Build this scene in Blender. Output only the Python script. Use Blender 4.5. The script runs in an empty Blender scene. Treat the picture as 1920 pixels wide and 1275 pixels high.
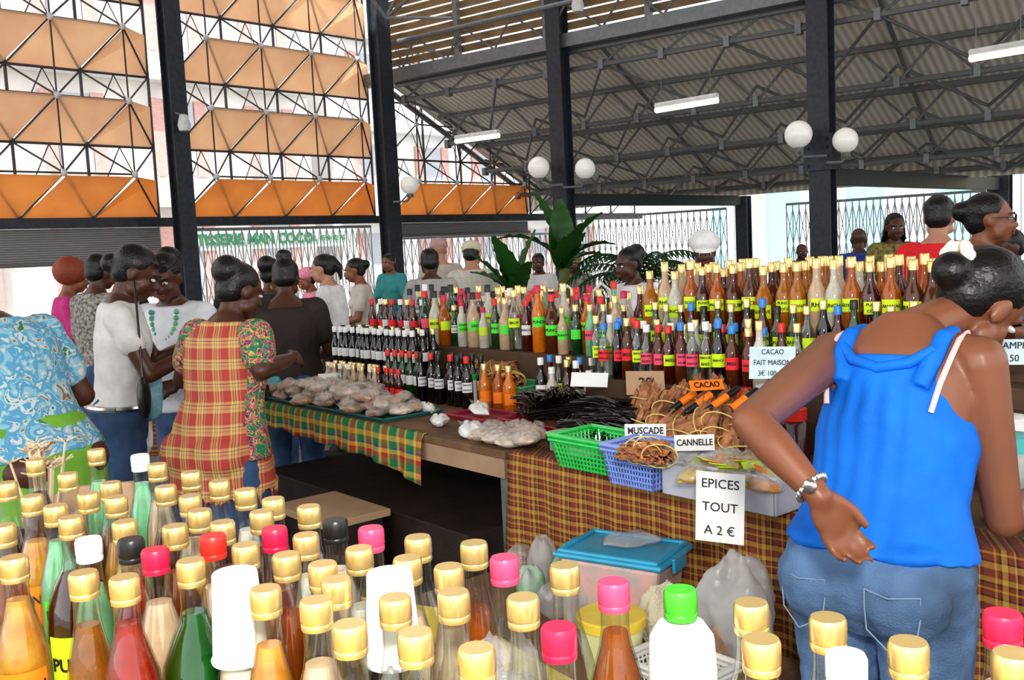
import bpy,bmesh,math,random
from mathutils import Vector,Matrix
random.seed(7)
R=math.radians; V=Vector; PI=math.pi
C=bpy.context.scene.collection
F=1800.0; CZ=1.6; CAM=V((0,0,CZ))
CR=Matrix.Rotation(R(90-5.35),3,'X')@Matrix.Rotation(R(-2.78),3,'Z')
def ray(px,py): return CR@V(((px-960)/F,-(py-637.5)/F,-1))
def atz(px,py,z): d=ray(px,py); return CAM+d*((z-CZ)/d.z)
def aty(px,py,D): d=ray(px,py); return CAM+d*(D/d.y)
cd=bpy.data.cameras.new('camera'); cam=bpy.data.objects.new('camera',cd); C.objects.link(cam)
cam.location=CAM; cam.rotation_euler=CR.to_euler(); cd.sensor_width=36; cd.lens=F/1920*36; cd.clip_start=.02; cd.clip_end=300
bpy.context.scene.camera=cam
sc=bpy.context.scene
try: sc.view_settings.view_transform='Standard'
except Exception: pass
for lk in ('Medium High Contrast','Standard - Medium High Contrast'):
    try: sc.view_settings.look=lk; break
    except Exception: pass
# ---------------- materials
MC={}
def nodes(name):
    m=bpy.data.materials.new(name); m.use_nodes=True; nt=m.node_tree; b=nt.nodes['Principled BSDF']; return m,nt,b
def P(name,c=(.5,.5,.5),rough=.6,metal=0,var=.12,scale=14,bump=0,bs=60,trans=0,coat=0,emis=0,sheen=0,c2=None,clear=0):
    if name in MC: return MC[name]
    m,nt,b=nodes(name); L=nt.links
    tc=nt.nodes.new('ShaderNodeTexCoord'); n=nt.nodes.new('ShaderNodeTexNoise'); n.inputs['Scale'].default_value=scale; n.inputs['Detail'].default_value=3
    L.new(tc.outputs['Object'],n.inputs['Vector'])
    r=nt.nodes.new('ShaderNodeValToRGB'); r.color_ramp.elements[0].position=.3; r.color_ramp.elements[1].position=.7
    a=[max(0,x*(1-var)) for x in c]; d=[min(1,x*(1+var)) for x in (c2 or c)]
    r.color_ramp.elements[0].color=(*a,1); r.color_ramp.elements[1].color=(*d,1)
    L.new(n.outputs['Fac'],r.inputs['Fac']); L.new(r.outputs['Color'],b.inputs['Base Color'])
    b.inputs['Roughness'].default_value=rough; b.inputs['Metallic'].default_value=metal
    if coat: b.inputs['Coat Weight'].default_value=coat
    if bump:
        n2=nt.nodes.new('ShaderNodeTexNoise'); n2.inputs['Scale'].default_value=bs; L.new(tc.outputs['Object'],n2.inputs['Vector'])
        bp=nt.nodes.new('ShaderNodeBump'); bp.inputs['Strength'].default_value=bump; bp.inputs['Distance'].default_value=.01
        L.new(n2.outputs['Fac'],bp.inputs['Height']); L.new(bp.outputs['Normal'],b.inputs['Normal'])
    if emis:
        b.inputs['Emission Color'].default_value=(*c,1); b.inputs['Emission Strength'].default_value=emis
    out=b
    if trans:
        t=nt.nodes.new('ShaderNodeBsdfTranslucent'); mx=nt.nodes.new('ShaderNodeMixShader'); mx.inputs[0].default_value=trans
        L.new(r.outputs['Color'],t.inputs['Color']); L.new(b.outputs[0],mx.inputs[1]); L.new(t.outputs[0],mx.inputs[2])
        L.new(mx.outputs[0],nt.nodes['Material Output'].inputs[0]); out=mx
    if clear:
        t=nt.nodes.new('ShaderNodeBsdfTransparent'); t.inputs[0].default_value=(*[min(1,q**.35) for q in c],1); mx=nt.nodes.new('ShaderNodeMixShader'); mx.inputs[0].default_value=clear
        L.new(out.outputs[0],mx.inputs[1]); L.new(t.outputs[0],mx.inputs[2]); L.new(mx.outputs[0],nt.nodes['Material Output'].inputs[0])
    MC[name]=m; return m
def glass(name,tint=(.95,.97,.96),op=.05,mx_=.75,white=0,rough=.05):
    if name in MC: return MC[name]
    m,nt,b=nodes(name); L=nt.links
    t=nt.nodes.new('ShaderNodeBsdfTransparent'); t.inputs[0].default_value=(*tint,1)
    g=nt.nodes.new('ShaderNodeBsdfGlossy'); g.inputs['Roughness'].default_value=rough
    lw=nt.nodes.new('ShaderNodeLayerWeight'); lw.inputs['Blend'].default_value=.2
    mr=nt.nodes.new('ShaderNodeMapRange'); mr.inputs['To Min'].default_value=op; mr.inputs['To Max'].default_value=mx_
    L.new(lw.outputs['Facing'],mr.inputs['Value'])
    n=nt.nodes.new('ShaderNodeTexNoise'); n.inputs['Scale'].default_value=9 if not white else 35; bp=nt.nodes.new('ShaderNodeBump'); bp.inputs['Strength'].default_value=.15 if not white else .8
    L.new(n.outputs['Fac'],bp.inputs['Height']); L.new(bp.outputs['Normal'],g.inputs['Normal'])
    mx=nt.nodes.new('ShaderNodeMixShader'); L.new(mr.outputs[0],mx.inputs[0]); L.new(t.outputs[0],mx.inputs[1]); L.new(g.outputs[0],mx.inputs[2])
    out=mx
    if white:
        L.new(bp.outputs['Normal'],lw.inputs['Normal'])
        df=nt.nodes.new('ShaderNodeBsdfDiffuse'); df.inputs[0].default_value=(.85,.85,.85,1); m2=nt.nodes.new('ShaderNodeMixShader'); m2.inputs[0].default_value=white
        L.new(mx.outputs[0],m2.inputs[1]); L.new(df.outputs[0],m2.inputs[2]); out=m2
    L.new(out.outputs[0],nt.nodes['Material Output'].inputs[0]); MC[name]=m; return m
def plaid(name,cx,cz,scale=8,ky=.7):
    m,nt,b=nodes(name); L=nt.links
    tc=nt.nodes.new('ShaderNodeTexCoord'); s=nt.nodes.new('ShaderNodeSeparateXYZ'); L.new(tc.outputs['Object'],s.inputs[0])
    def mth(op,a,bb):
        q=nt.nodes.new('ShaderNodeMath'); q.operation=op
        for i,x in enumerate((a,bb)):
            if x is None: continue
            if isinstance(x,(int,float)): q.inputs[i].default_value=x
            else: L.new(x,q.inputs[i])
        return q.outputs[0]
    def ramp(v,cols):
        f=mth('FRACT',mth('MULTIPLY',v,scale),None)
        r=nt.nodes.new('ShaderNodeValToRGB'); r.color_ramp.interpolation='CONSTANT'; e=r.color_ramp.elements
        while len(e)<len(cols): e.new(.5)
        for i,(p,c) in enumerate(cols): e[i].position=p; e[i].color=(*c,1)
        L.new(f,r.inputs['Fac']); return r.outputs['Color']
    vx=mth('ADD',s.outputs['X'],mth('MULTIPLY',s.outputs['Y'],ky))
    a=ramp(vx,cx); c=ramp(s.outputs['Z'],cz)
    mx=nt.nodes.new('ShaderNodeMixRGB'); mx.inputs[0].default_value=.5; L.new(a,mx.inputs[1]); L.new(c,mx.inputs[2])
    L.new(mx.outputs[0],b.inputs['Base Color']); b.inputs['Roughness'].default_value=.85; MC[name]=m; return m
def stripes(name,c1,c2,scale,axis='X',rough=.6,bump=.4):
    m,nt,b=nodes(name); L=nt.links
    tc=nt.nodes.new('ShaderNodeTexCoord'); w=nt.nodes.new('ShaderNodeTexWave'); w.bands_direction=axis; w.inputs['Scale'].default_value=scale
    L.new(tc.outputs['Object'],w.inputs['Vector']); r=nt.nodes.new('ShaderNodeValToRGB')
    r.color_ramp.elements[0].color=(*c1,1); r.color_ramp.elements[1].color=(*c2,1)
    L.new(w.outputs['Fac'],r.inputs['Fac']); L.new(r.outputs[0],b.inputs['Base Color']); b.inputs['Roughness'].default_value=rough
    bp=nt.nodes.new('ShaderNodeBump'); bp.inputs['Strength'].default_value=bump; bp.inputs['Distance'].default_value=.03
    L.new(w.outputs['Fac'],bp.inputs['Height']); L.new(bp.outputs['Normal'],b.inputs['Normal']); MC[name]=m; return m
def patches(name,cols,scale=6,rough=.8):
    m,nt,b=nodes(name); L=nt.links
    tc=nt.nodes.new('ShaderNodeTexCoord')
    n=nt.nodes.new('ShaderNodeTexNoise'); n.inputs['Scale'].default_value=scale; n.inputs['Detail'].default_value=4; n.inputs['Distortion'].default_value=1.2
    L.new(tc.outputs['Object'],n.inputs['Vector']); r=nt.nodes.new('ShaderNodeValToRGB'); r.color_ramp.interpolation='CONSTANT'; e=r.color_ramp.elements
    while len(e)<len(cols): e.new(.5)
    for i,(p,c) in enumerate(cols): e[i].position=p; e[i].color=(*c,1)
    L.new(n.outputs['Fac'],r.inputs['Fac']); L.new(r.outputs[0],b.inputs['Base Color']); b.inputs['Roughness'].default_value=rough; MC[name]=m; return m
# ---------------- mesh builder
def frame(d):
    d=d.normalized(); a=V((0,0,1)) if abs(d.z)<.9 else V((1,0,0)); x=d.cross(a).normalized(); y=x.cross(d); return x,y
class MB:
    def __init__(s): s.v=[];s.f=[];s.m=[];s.mi=0
    def add(s,vs,fs):
        o=len(s.v); s.v+=[tuple(p) for p in vs]; s.f+=[tuple(i+o for i in f) for f in fs]; s.m+=[s.mi]*len(fs); return s
    def box(s,c,d,M=None):
        c=V(c); x,y,z=[q/2 for q in d]; vs=[]
        for i in (-1,1):
            for j in (-1,1):
                for k in (-1,1):
                    p=V((i*x,j*y,k*z)); p=(M@p if M else p)+c; vs.append(p)
        return s.add(vs,[(0,1,3,2),(4,6,7,5),(0,4,5,1),(2,3,7,6),(0,2,6,4),(1,5,7,3)])
    def loft(s,rings,cap=True):
        n=len(rings[0]); vs=[p for r in rings for p in r]; fs=[]
        for i in range(len(rings)-1):
            for j in range(n): fs.append((i*n+j,i*n+(j+1)%n,(i+1)*n+(j+1)%n,(i+1)*n+j))
        if cap: fs.append(tuple(range(n-1,-1,-1))); fs.append(tuple((len(rings)-1)*n+j for j in range(n)))
        return s.add(vs,fs)
    def tube(s,pts,r,seg=8):
        pts=[V(p) for p in pts]; rs=r if isinstance(r,(list,tuple)) else [r]*len(pts); rings=[]
        x=None
        for i,p in enumerate(pts):
            d=(pts[min(i+1,len(pts)-1)]-pts[max(i-1,0)])
            if d.length<1e-7: d=V((0,0,1))
            d.normalize()
            if x is None: x,y=frame(d)
            else:
                x=(x-d*x.dot(d))
                x=x.normalized() if x.length>1e-5 else frame(d)[0]
                y=d.cross(x)
            y=d.cross(x)
            rings.append([p+(x*math.cos(a)+y*math.sin(a))*rs[i] for a in [2*PI*k/seg for k in range(seg)]])
        return s.loft(rings)
    def caps(s,a,b,ra,rb,seg=12):
        a=V(a);b=V(b); d=b-a; L=d.length
        if L<1e-5: return s.ell(a,(ra,ra,ra))
        d/=L; P_=[];Rr=[]
        for t in (-80,-50,-25): P_.append(a+d*ra*math.sin(R(t))); Rr.append(ra*math.cos(R(t)))
        P_+= [a,b]; Rr+=[ra,rb]
        for t in (25,50,80): P_.append(b+d*rb*math.sin(R(t))); Rr.append(rb*math.cos(R(t)))
        return s.tube(P_,Rr,seg)
    def ell(s,c,r,M=None,seg=14,n=9):
        c=V(c); rings=[]
        for i in range(n):
            t=-PI/2+PI*(i+.5)/n
            rg=[]
            for k in range(seg):
                a=2*PI*k/seg; p=V((r[0]*math.cos(t)*math.cos(a),r[1]*math.cos(t)*math.sin(a),r[2]*math.sin(t)))
                rg.append((M@p if M else p)+c)
            rings.append(rg)
        return s.loft(rings)
    def lathe(s,prof,seg=20,c=(0,0,0),M=None):
        c=V(c); rings=[]
        for r,z in prof:
            rg=[]
            for k in range(seg):
                a=2*PI*k/seg; p=V((max(r,1e-4)*math.cos(a),max(r,1e-4)*math.sin(a),z)); rg.append((M@p if M else p)+c)
            rings.append(rg)
        return s.loft(rings)
    def build(s,name,mats,par=None,smooth=True,bev=0,vox=0,sm=0,disp=0,dsz=.12,loc=None,rz=0,solid=0):
        me=bpy.data.meshes.new(name); me.from_pydata(s.v,[],s.f); me.update()
        bm=bmesh.new(); bm.from_mesh(me); bmesh.ops.recalc_face_normals(bm,faces=bm.faces); bm.to_mesh(me); bm.free()
        if not isinstance(mats,(list,tuple)): mats=[mats]
        for m in mats: me.materials.append(m)
        if len(mats)>1: me.polygons.foreach_set('material_index',s.m)
        if smooth: 
            me.polygons.foreach_set('use_smooth',[True]*len(me.polygons))
            if not vox:
                try: me.set_sharp_from_angle(angle=R(40))
                except Exception: pass
        o=bpy.data.objects.new(name,me); C.objects.link(o)
        if par: o.parent=par
        if loc is not None: o.location=loc
        o.rotation_euler[2]=rz
        if solid: q=o.modifiers.new('s','SOLIDIFY'); q.thickness=solid
        if vox: q=o.modifiers.new('r','REMESH'); q.mode='VOXEL'; q.voxel_size=vox; q.use_smooth_shade=True
        if sm: q=o.modifiers.new('m','SMOOTH'); q.factor=.5; q.iterations=sm
        if disp:
            k='cl%g'%dsz; t=bpy.data.textures.get(k) or bpy.data.textures.new(k,'CLOUDS'); t.noise_scale=dsz
            q=o.modifiers.new('d','DISPLACE'); q.texture=t; q.strength=disp; q.mid_level=.45
        if bev: q=o.modifiers.new('b','BEVEL'); q.width=bev; q.segments=2; q.limit_method='ANGLE'
        return o
def thing(name,label,cat,loc=(0,0,0),rz=0,group=None):
    o=bpy.data.objects.new(name,None); C.objects.link(o); o.location=loc; o.rotation_euler[2]=rz; o.empty_display_size=.1
    return tag(o,label,cat,group)
def tag(o,label,cat,group=None):
    o['label']=label; o['category']=cat
    if group: o['group']=group
    return o
def struct(o,label=None):
    o['kind']='structure'; 
    if label: o['label']=label
    return o
def copy_tree(o,par=None):
    c=o.copy(); C.objects.link(c); c.parent=par
    for ch in list(o.children): copy_tree(ch,c)
    return c
ORD='first second third fourth fifth sixth seventh eighth ninth tenth eleventh twelfth thirteenth fourteenth fifteenth sixteenth seventeenth eighteenth nineteenth twentieth'.split()
for tens in ('twent','thirt','fort','fift','sixt'): 
    if tens!='twent': ORD.append(tens+'ieth')
    ORD+=[tens+'y-'+x for x in ORD[:9]]
def text_mesh(s,size,bold=.012,ext=.0004):
    cu=bpy.data.curves.new('t','FONT'); cu.body=s; cu.size=size; cu.align_x='CENTER'; cu.align_y='CENTER'; cu.offset=bold*size; cu.extrude=ext; cu.resolution_u=3
    ob=bpy.data.objects.new('t',cu); me=bpy.data.meshes.new_from_object(ob); bpy.data.objects.remove(ob); me.name='lettering'; return me
TC={}
def text_obj(s,size,mat,par,loc=(0,0,0),rot=(PI/2,0,0),bold=.012,name='lettering',bend=0,sx=1):
    k=(s,size,bend,mat.name,sx)
    if k not in TC:
        me=text_mesh(s,size,bold)
        for v in me.vertices:
            x,y,z=v.co; x*=sx
            if bend: a=x/bend; v.co=((bend+.0006+z)*math.sin(a),-(bend+.0006+z)*math.cos(a),y)
            else: v.co=(x,y,z)
        me.materials.clear(); me.materials.append(mat); TC[k]=me
    o=bpy.data.objects.new(name,TC[k]); C.objects.link(o); o.parent=par; o.location=loc
    o.rotation_euler=(0,0,0) if bend else rot
    return o
BLK=P('ink_black',(.01,.01,.012),.6); 
# ---------------- lights and world
w=bpy.data.worlds.new('world'); sc.world=w; w.use_nodes=True
bg=w.node_tree.nodes['Background']; bg.inputs[0].default_value=(.96,.97,1,1); bg.inputs[1].default_value=1.9
def area(loc,rot,size,power,col=(1,1,1)):
    l=bpy.data.lights.new('light','AREA'); l.size=size; l.energy=power; l.color=col; o=bpy.data.objects.new('light',l); C.objects.link(o); o.location=loc; o.rotation_euler=rot
area((3,9,7.8),(0,0,0),6,60)  # added soft overhead fill to brighten the hall, belongs to no fixture
area((.1,-.25,2.1),(R(84),0,R(-4)),.25,46,(1,.96,.9))
s=bpy.data.lights.new('sun','SUN'); s.energy=7; s.angle=.02; so=bpy.data.objects.new('sun',s); C.objects.link(so); so.rotation_euler=(R(38),R(-18),0)
# ================= SETTING
mconc=P('concrete',(.22,.21,.19),.85,scale=3,var=.25,bump=.2)
b=MB(); b.box((0,15,-.05),(120,120,.1)); struct(b.build('floor',mconc,smooth=False),'grey concrete market floor running out to the street')
mroof=stripes('corrugated_roof',(.66,.6,.51),(.97,.93,.85),2.6,'X',.6,.4)
msteel=P('dark_steel',(.028,.034,.045),.5,var=.3,bump=.1)
mtube=P('tube_steel',(.2,.21,.22),.45,.3)
mtubed=P('glazing_steel',(.07,.065,.065),.5)
FA=V((-7.47,14,0)); fang=math.atan2(.7267,.6875)
def fpt(t,y=0,z=0): return FA+V((.6875*t-.7267*y,.7267*t+.6875*y,z))
mor0=P('orange_shade',(1,.56,.24),.7,trans=.6,var=.1,scale=2); mor1=P('peach_shade',(1,.75,.56),.7,trans=.6,var=.08,scale=2)
mnode=P('node_white',(.7,.7,.7),.4)
bays=[(-6.25,-1.8),(-1.75,2.6),(2.95,7.1),(7.45,11.6),(11.7,15.8)]
PER=1.13
for bi,(t0,t1) in enumerate(bays):
    nc=4; c=(t1-t0)/nc; b=MB(); b.mi=0
    rows=6 if bi<3 else 3
    zt=2.4+PER*rows
    for i in range(nc+1):
        b.tube([(t0+i*c,0,2.4),(t0+i*c,0,zt)],.024,6)
    for r in range(rows+1): b.tube([(t0,0,2.4+PER*r),(t1,0,2.4+PER*r)],.022,6)
    for r in range(rows):
        for i in range(nc):
            nd=V((t0+(i+.5)*c,-.4,2.4+PER*r+.66)); b.mi=0
            for dx in (-.5,.5):
                for dz in (-.66,PER-.66): b.tube([nd,(nd.x+dx*c,0,nd.z+dz)],.016,5)
            b.tube([nd,nd+V((0,0,PER))] if r<rows-1 else [nd,nd+V((0,0,.3))],.014,5)
            b.tube([(t0+i*c,.05,2.4+PER*r),(t0+i*c+c*.5,.05,2.4+PER*(r+1))],.01,4); b.tube([(t0+i*c+c*.5,.05,2.4+PER*(r+1)),(t0+i*c+c,.05,2.4+PER*r)],.01,4)
            if i<nc-1: b.tube([nd,nd+V((c,0,0))],.016,5)
            b.mi=1; b.ell(nd,(.055,.055,.055),seg=8,n=5)
    struct(b.build('window_%d'%(bi+1),[mtubed,mnode],loc=FA,rz=fang),'tall glazed bay of a steel space frame with white nodes')
    for r in range(rows):
        for i in range(nc):
            if bi==0 and r>2: continue
            if bi==4: continue
            if bi==3 and r>0: continue
            x0=t0+i*c; x1=x0+c; zb=2.42+PER*r; zn=zb+.64 if r else zb+.6
            if i<nc-1: pts=[(x0+.03,-.02,zb),(x1-.03,-.02,zb),(x1+.5*c-.03,-.42,zn),(x0+.5*c+.03,-.42,zn)]
            else: pts=[(x0+.03,-.02,zb),(x1-.03,-.02,zb),(x1-.06,-.1,zn*.97+zb*.03),(x0+.5*c+.03,-.42,zn)]
            q=MB(); q.add(pts,[(0,1,2),(0,2,3)])
            o=q.build('sunshade_panel',mor0 if r==0 else mor1,smooth=False,loc=FA,rz=fang,solid=.008)
            rn=['lowest','second','third','fourth','fifth','sixth'][r]; bn=['far left','leftmost visible','second','third','fourth'][bi]
            tag(o,'orange fabric sunshade panel, %s from left in %s row of %s bay'%(ORD[i],rn,bn),'sunshade','orange sunshade panels on the glazing')
b=MB(); b.box((4,0,2.33),(24,.22,.14)); struct(b.build('trim_1',msteel,smooth=False,loc=FA,rz=fang),'dark steel beam under the glazing')
mshut=stripes('shutter_grey',(.2,.2,.2),(.42,.42,.42),9,'Z',.5,.6)
for i,(t0,t1,zz) in enumerate([(-1.75,2.6,1.72),(7.6,11.6,2.0),(-6.2,-1.8,1.72)]):
    b=MB(); b.box(((t0+t1)/2,.05,(2.25+zz)/2),(t1-t0,.08,2.25-zz)); b2=MB(); b2.tube([(t0,-.05,zz),(t1,-.05,zz)],.03,8)
    t=thing('roller_shutter','grey ribbed roller shutter half lowered under the %s orange sunshades'%['leftmost','third bay','far left'][i],'shutter',FA,fang)
    b.build('shutter_curtain',mshut,t,smooth=False); b2.build('bottom_bar',mtube,t)
mgr=P('grille_metal',(.45,.45,.46),.4,.3)
def grille(p0,p1,z1,label,n):
    p0=V(p0);p1=V(p1); d=p1-p0; L=d.length; a=math.atan2(d.y,d.x)
    b=MB()
    for i in range(n+1):
        x=L*i/n; b.tube([(x,0,.05),(x,0,z1)],.013,5)
        if i<n:
            for k in range(3):
                za=.05+(z1-.1)*k/3; zb=.05+(z1-.1)*(k+1)/3
                b.tube([(x,0.02,za),(x+L/n,0.02,zb)],.009,4); b.tube([(x+L/n,-.02,za),(x,-.02,zb)],.009,4)
    for z in (.06,z1): b.tube([(0,0,z),(L,0,z)],.03,6)
    o=b.build('folding_grille',mgr,loc=p0,rz=a); tag(o,label,'gate','folding grilles around the hall')
grille(fpt(3.1,.1),fpt(7.05,.1),2.2,'grey folding metal grille below the shop sign, left side',26)
grille(fpt(7.6,.2),fpt(12.6,.2),1.95,'grey folding metal grille behind the banana plant',26)
UD=V((.8,-.6,0)); U0=V((-2.2,18.9,5)); E0=V((.65,23.4,3.0)); ra=math.atan2(-.6,.8)
E=lambda t:E0+UD*t
flat=lambda v:V((v.x,v.y,0))
grille(flat(E(.5)),flat(E(5.0)),2.25,'grey folding grille along the back, left of the thin far post',30)
grille(flat(E(6.3)),flat(E(10.0)),2.25,'grey folding grille along the back, behind the dreadlocked man',28)
grille(flat(E(11.4)),flat(E(16)),2.25,'grey folding grille at the far right of the back wall',28)
def toR(p):
    q=V(p)-U0; return V((q.x*.8-q.y*.6,q.x*.6+q.y*.8,q.z))
e0=toR(E0)
b=MB()
vs=[(0,0,0),(22,0,0),(e0.x+20,e0.y,e0.z),(e0.x,e0.y,e0.z)]
b.add(vs,[(0,1,2,3)]); struct(b.build('ceiling',mroof,smooth=False,loc=U0,rz=ra,solid=.04),'corrugated aisle roof sloping down to the back')
mval=stripes('valance_sheet',(.45,.4,.33),(.75,.68,.58),2.2,'X',.6,.5)
b=MB(); b.box((e0.x+9,e0.y,e0.z-.25),(20,.05,.5)); struct(b.build('wall_back',mval,smooth=False,loc=U0,rz=ra),'corrugated strip under the eave')
def lerp(a,b_,t): return V(a)*(1-t)+V(b_)*t
Lr=20
for k,vf in enumerate((.02,.27,.52,.76,.97)):
    a=lerp((0,0,0),e0,vf); a.z-=.1; 
    t=thing('roof_truss','grey tubular truss under the corrugated roof, %s row down from louvres'%ORD[k],'truss',U0,ra,'roof trusses')
    h=.55 if k not in (0,4) else .3
    b=MB(); b.tube([a+V((.2,0,0)),a+V((Lr,0,0))],.05,8); b.build('top_chord',mtube,t)
    b=MB(); b.tube([a+V((.4,0,-h)),a+V((Lr,0,-h))],.045,8); b.build('bottom_chord',mtube,t)
    b=MB(); x=.4
    while x<Lr-1.1:
        b.tube([a+V((x,0,-h)),a+V((x+.55,0,0))],.022,6); b.tube([a+V((x+.55,0,0)),a+V((x+1.1,0,-h))],.022,6)
        b.box(a+V((x,0,-h)),(.09,.12,.16)); x+=1.1
    b.build('web',mtube,t)
for k in range(4):
    fr=(.02,.27,.52,.76,.97); 
    a=lerp((0,0,0),e0,fr[k]); c=lerp((0,0,0),e0,fr[k+1]); b=MB(); a.z-=.4; c.z-=.5
    x=.4
    while x<Lr-2.3:
        b.tube([a+V((x,0,0)),c+V((x+1.1,0,0))],.026,6); b.tube([c+V((x+1.1,0,0)),a+V((x+2.2,0,0))],.026,6)
        if int(x/2.2)%2==0: b.tube([a+V((x,0,.28)),c+V((x,0,.38))],.035,6)
        x+=2.2
    o=b.build('roof_bracing',mtube,loc=U0,rz=ra); tag(o,'zigzag tube bracing between %s and %s roof trusses'%(ORD[k],ORD[k+1]),'bracing','roof bracing')
b=MB(); b.tube([(-.1,.2,-.2),e0+V((-.05,-.1,-.12))],.06,8); tag(b.build('hip_rafter',mtube,loc=U0,rz=ra),'sloping tube along the left edge of the corrugated roof','rafter')
mlouv=P('louvre_wood',(.3,.21,.12),.7,var=.25,scale=3); 
b=MB(); Mt=Matrix.Rotation(R(40),3,'X')
for i in range(24): b.box((5.8,.0,.25+i*.155),(11.6,.022,.13),Mt)
o=b.build('wall_louvres',mlouv,smooth=False,loc=U0,rz=ra); struct(o,'wooden louvred clerestory above the roof beam')
b=MB()
for i in range(7): b.box((i*1.93,-.1,2),(.1,.1,4.0))
b.box((9,-.05,.0),(19,.25,.22)); b.tube([(0,-.3,.55),(19,-.3,.55)],.045,8); b.tube([(0,-.3,2.9),(19,-.3,2.9)],.045,8)
for i in range(16): b.tube([(i*1.1,-.3,.55),(i*1.1+.55,-.1,.1)],.02,6); b.tube([(i*1.1+1.1,-.3,.55),(i*1.1+.55,-.1,.1)],.02,6)
tag(b.build('clerestory_beam',mtube,smooth=False,loc=U0,rz=ra),'long steel beam and mullions carrying the wooden louvres','beam')
b=MB(); b.box((1.5,3,9.3),(24,24,.08)); struct(b.build('ceiling',P('hall_ceiling',(.4,.36,.3),.7),smooth=False),'high hall ceiling')
b=MB()
p=aty(722,0,17.2)
for dx,dz in ((1.2,1.2),(1.1,.2),(1.2,-.6),(-1.2,1.4)): b.tube([p+V((0,0,-.3)),p+V((dx,-1.0,dz))],.03,6)
tag(b.build('corner_struts',mtube),'steel struts fanning out at the top of the corner column','strut')
def column(px,D,z1,w,label,collar=None):
    p=aty(px,250,D); t=thing('steel_column',label,'column',(p.x,p.y,0),R(-38)if px>1000 else fang)
    b=MB(); b.box((0,-w*.42,z1/2),(w,.03,z1)); b.box((0,w*.42,z1/2),(w,.03,z1)); b.box((0,0,z1/2),(w*.5,w*.84,z1)); b.build('shaft',msteel,t,smooth=False)
    b=MB(); b.box((0,0,.02),(w*1.6,w*1.6,.04)); b.build('base_plate',msteel,t,smooth=False)
    if collar:
        b=MB(); b.box((0,0,collar),(w*1.35,w*1.2,.5)); 
        for i in (-1,1):
            for k in range(4): b.ell((i*w*.45,-w*.62,collar-.18+k*.12),(.02,.02,.02),seg=6,n=4)
        b.build('bolted_collar',msteel,t,smooth=False)
    return t
column(333,15.3,8.4,.27,'dark steel column between the two left sunshade bays')
column(722,18.0,8.4,.3,'dark steel column where glazing meets the corrugated roof')
column(1052,16.3,8.4,.28,'dark steel column behind the banana plant carrying two globe lamps')
column(1541,13.7,8.4,.3,'dark steel column behind yellow-labelled bottles carrying two globe lamps',2.75)
column(1390,20.5,2.5,.26,'short thin dark post at the end of the left low beam')
column(1874,19,3.4,.4,'short dark post at the end of the right low beam')
def beam(p,q,z,h,w,label):
    p=V(p);q=V(q); d=q-p; o=MB().box(((d.length)/2,0,z),(d.length,w,h)).build('low_beam',msteel,smooth=False,bev=.01,loc=(p.x,p.y,0),rz=math.atan2(d.y,d.x)); tag(o,label,'beam')
beam(flat(aty(1052,250,16.3)),flat(aty(1390,380,20.5)),2.4,.2,.15,'dark low steel beam from the banana plant column to the back')
beam(flat(aty(1541,250,13.7)),flat(aty(1874,350,19)),2.42,.24,.15,'dark low steel beam running right from the nearer column')
mglobe=P('globe_glass',(.9,.88,.82),.25,emis=.15,coat=.5,var=.03)
def globes(px,D,lst,label):
    p=aty(px,300,D); t=thing('globe_lamp',label,'lamp',(p.x,p.y-.2,0))
    for gx,gy,gr in lst:
        g=aty(gx,gy,D-.2); r=gr*D/F; l=g-V((p.x,p.y-.2,0)); MB().ell(l,(r,r,r),seg=20,n=12).build('globe',mglobe,t)
        b=MB(); b.lathe([(.0,0),(.06,0),(.07,.05),(.04,.07)],12,l-V((0,0,r+.05))); b.tube([l-V((0,0,r+.05)),V((l.x*.8,0,l.z-r-.12)),V((0,0,l.z-r-.12))],.02,6); b.build('bracket',mtube,t)
globes(1052,16.1,[(1010,314,20),(1097,316,19)],'pair of white globe lamps on the column behind the banana plant')
globes(1541,13.5,[(1497,252,25),(1585,263,23)],'pair of white globe lamps on the nearer right column')
globes(735,17.8,[(768,347,17)],'single white globe lamp beside the corner column')
mfl=P('tube_light',(1,.95,.75),.4,emis=2.2)
for i,(x0,y0,x1,y1,D0,D1) in enumerate([(855,265,935,254,16.5,15.8),(1230,207,1345,188,14,13.2),(1820,110,1925,92,11,10.4)]):
    p=aty(x0,y0,D0);q=aty(x1,y1,D1); t=thing('strip_light','lit fluorescent strip light, %s along the corrugated roof'%['leftmost','middle one','rightmost'][i],'light',(0,0,0),0,'strip lights')
    MB().tube([p,q],.04,8).build('tube',mfl,t)
    b=MB(); b.tube([p+V((0,0,.06)),q+V((0,0,.06))],.045,6); b.build('housing',mnode,t)
    b=MB()
    for f in (.1,.9): a=lerp(p,q,f); b.tube([a+V((0,0,.07)),a+V((0,0,.6))],.005,4)
    b.build('hanger',mtube,t)
for (px,py,D,l) in [(345,228,15,'small white floodlight clamped to the left dark column'),(1083,5,15,'small white floodlight under the louvres at the top')]:
    p=aty(px,py,D); t=thing('floodlight',l,'floodlight',p); MB().lathe([(0,-.14),(.08,-.14),(.1,-.05),(.06,.1),(0,.12)],14).build('housing',mnode,t); MB().tube([(0,0,.1),(-.15,.1,.15)],.015,6).build('arm',mtube,t)
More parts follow.
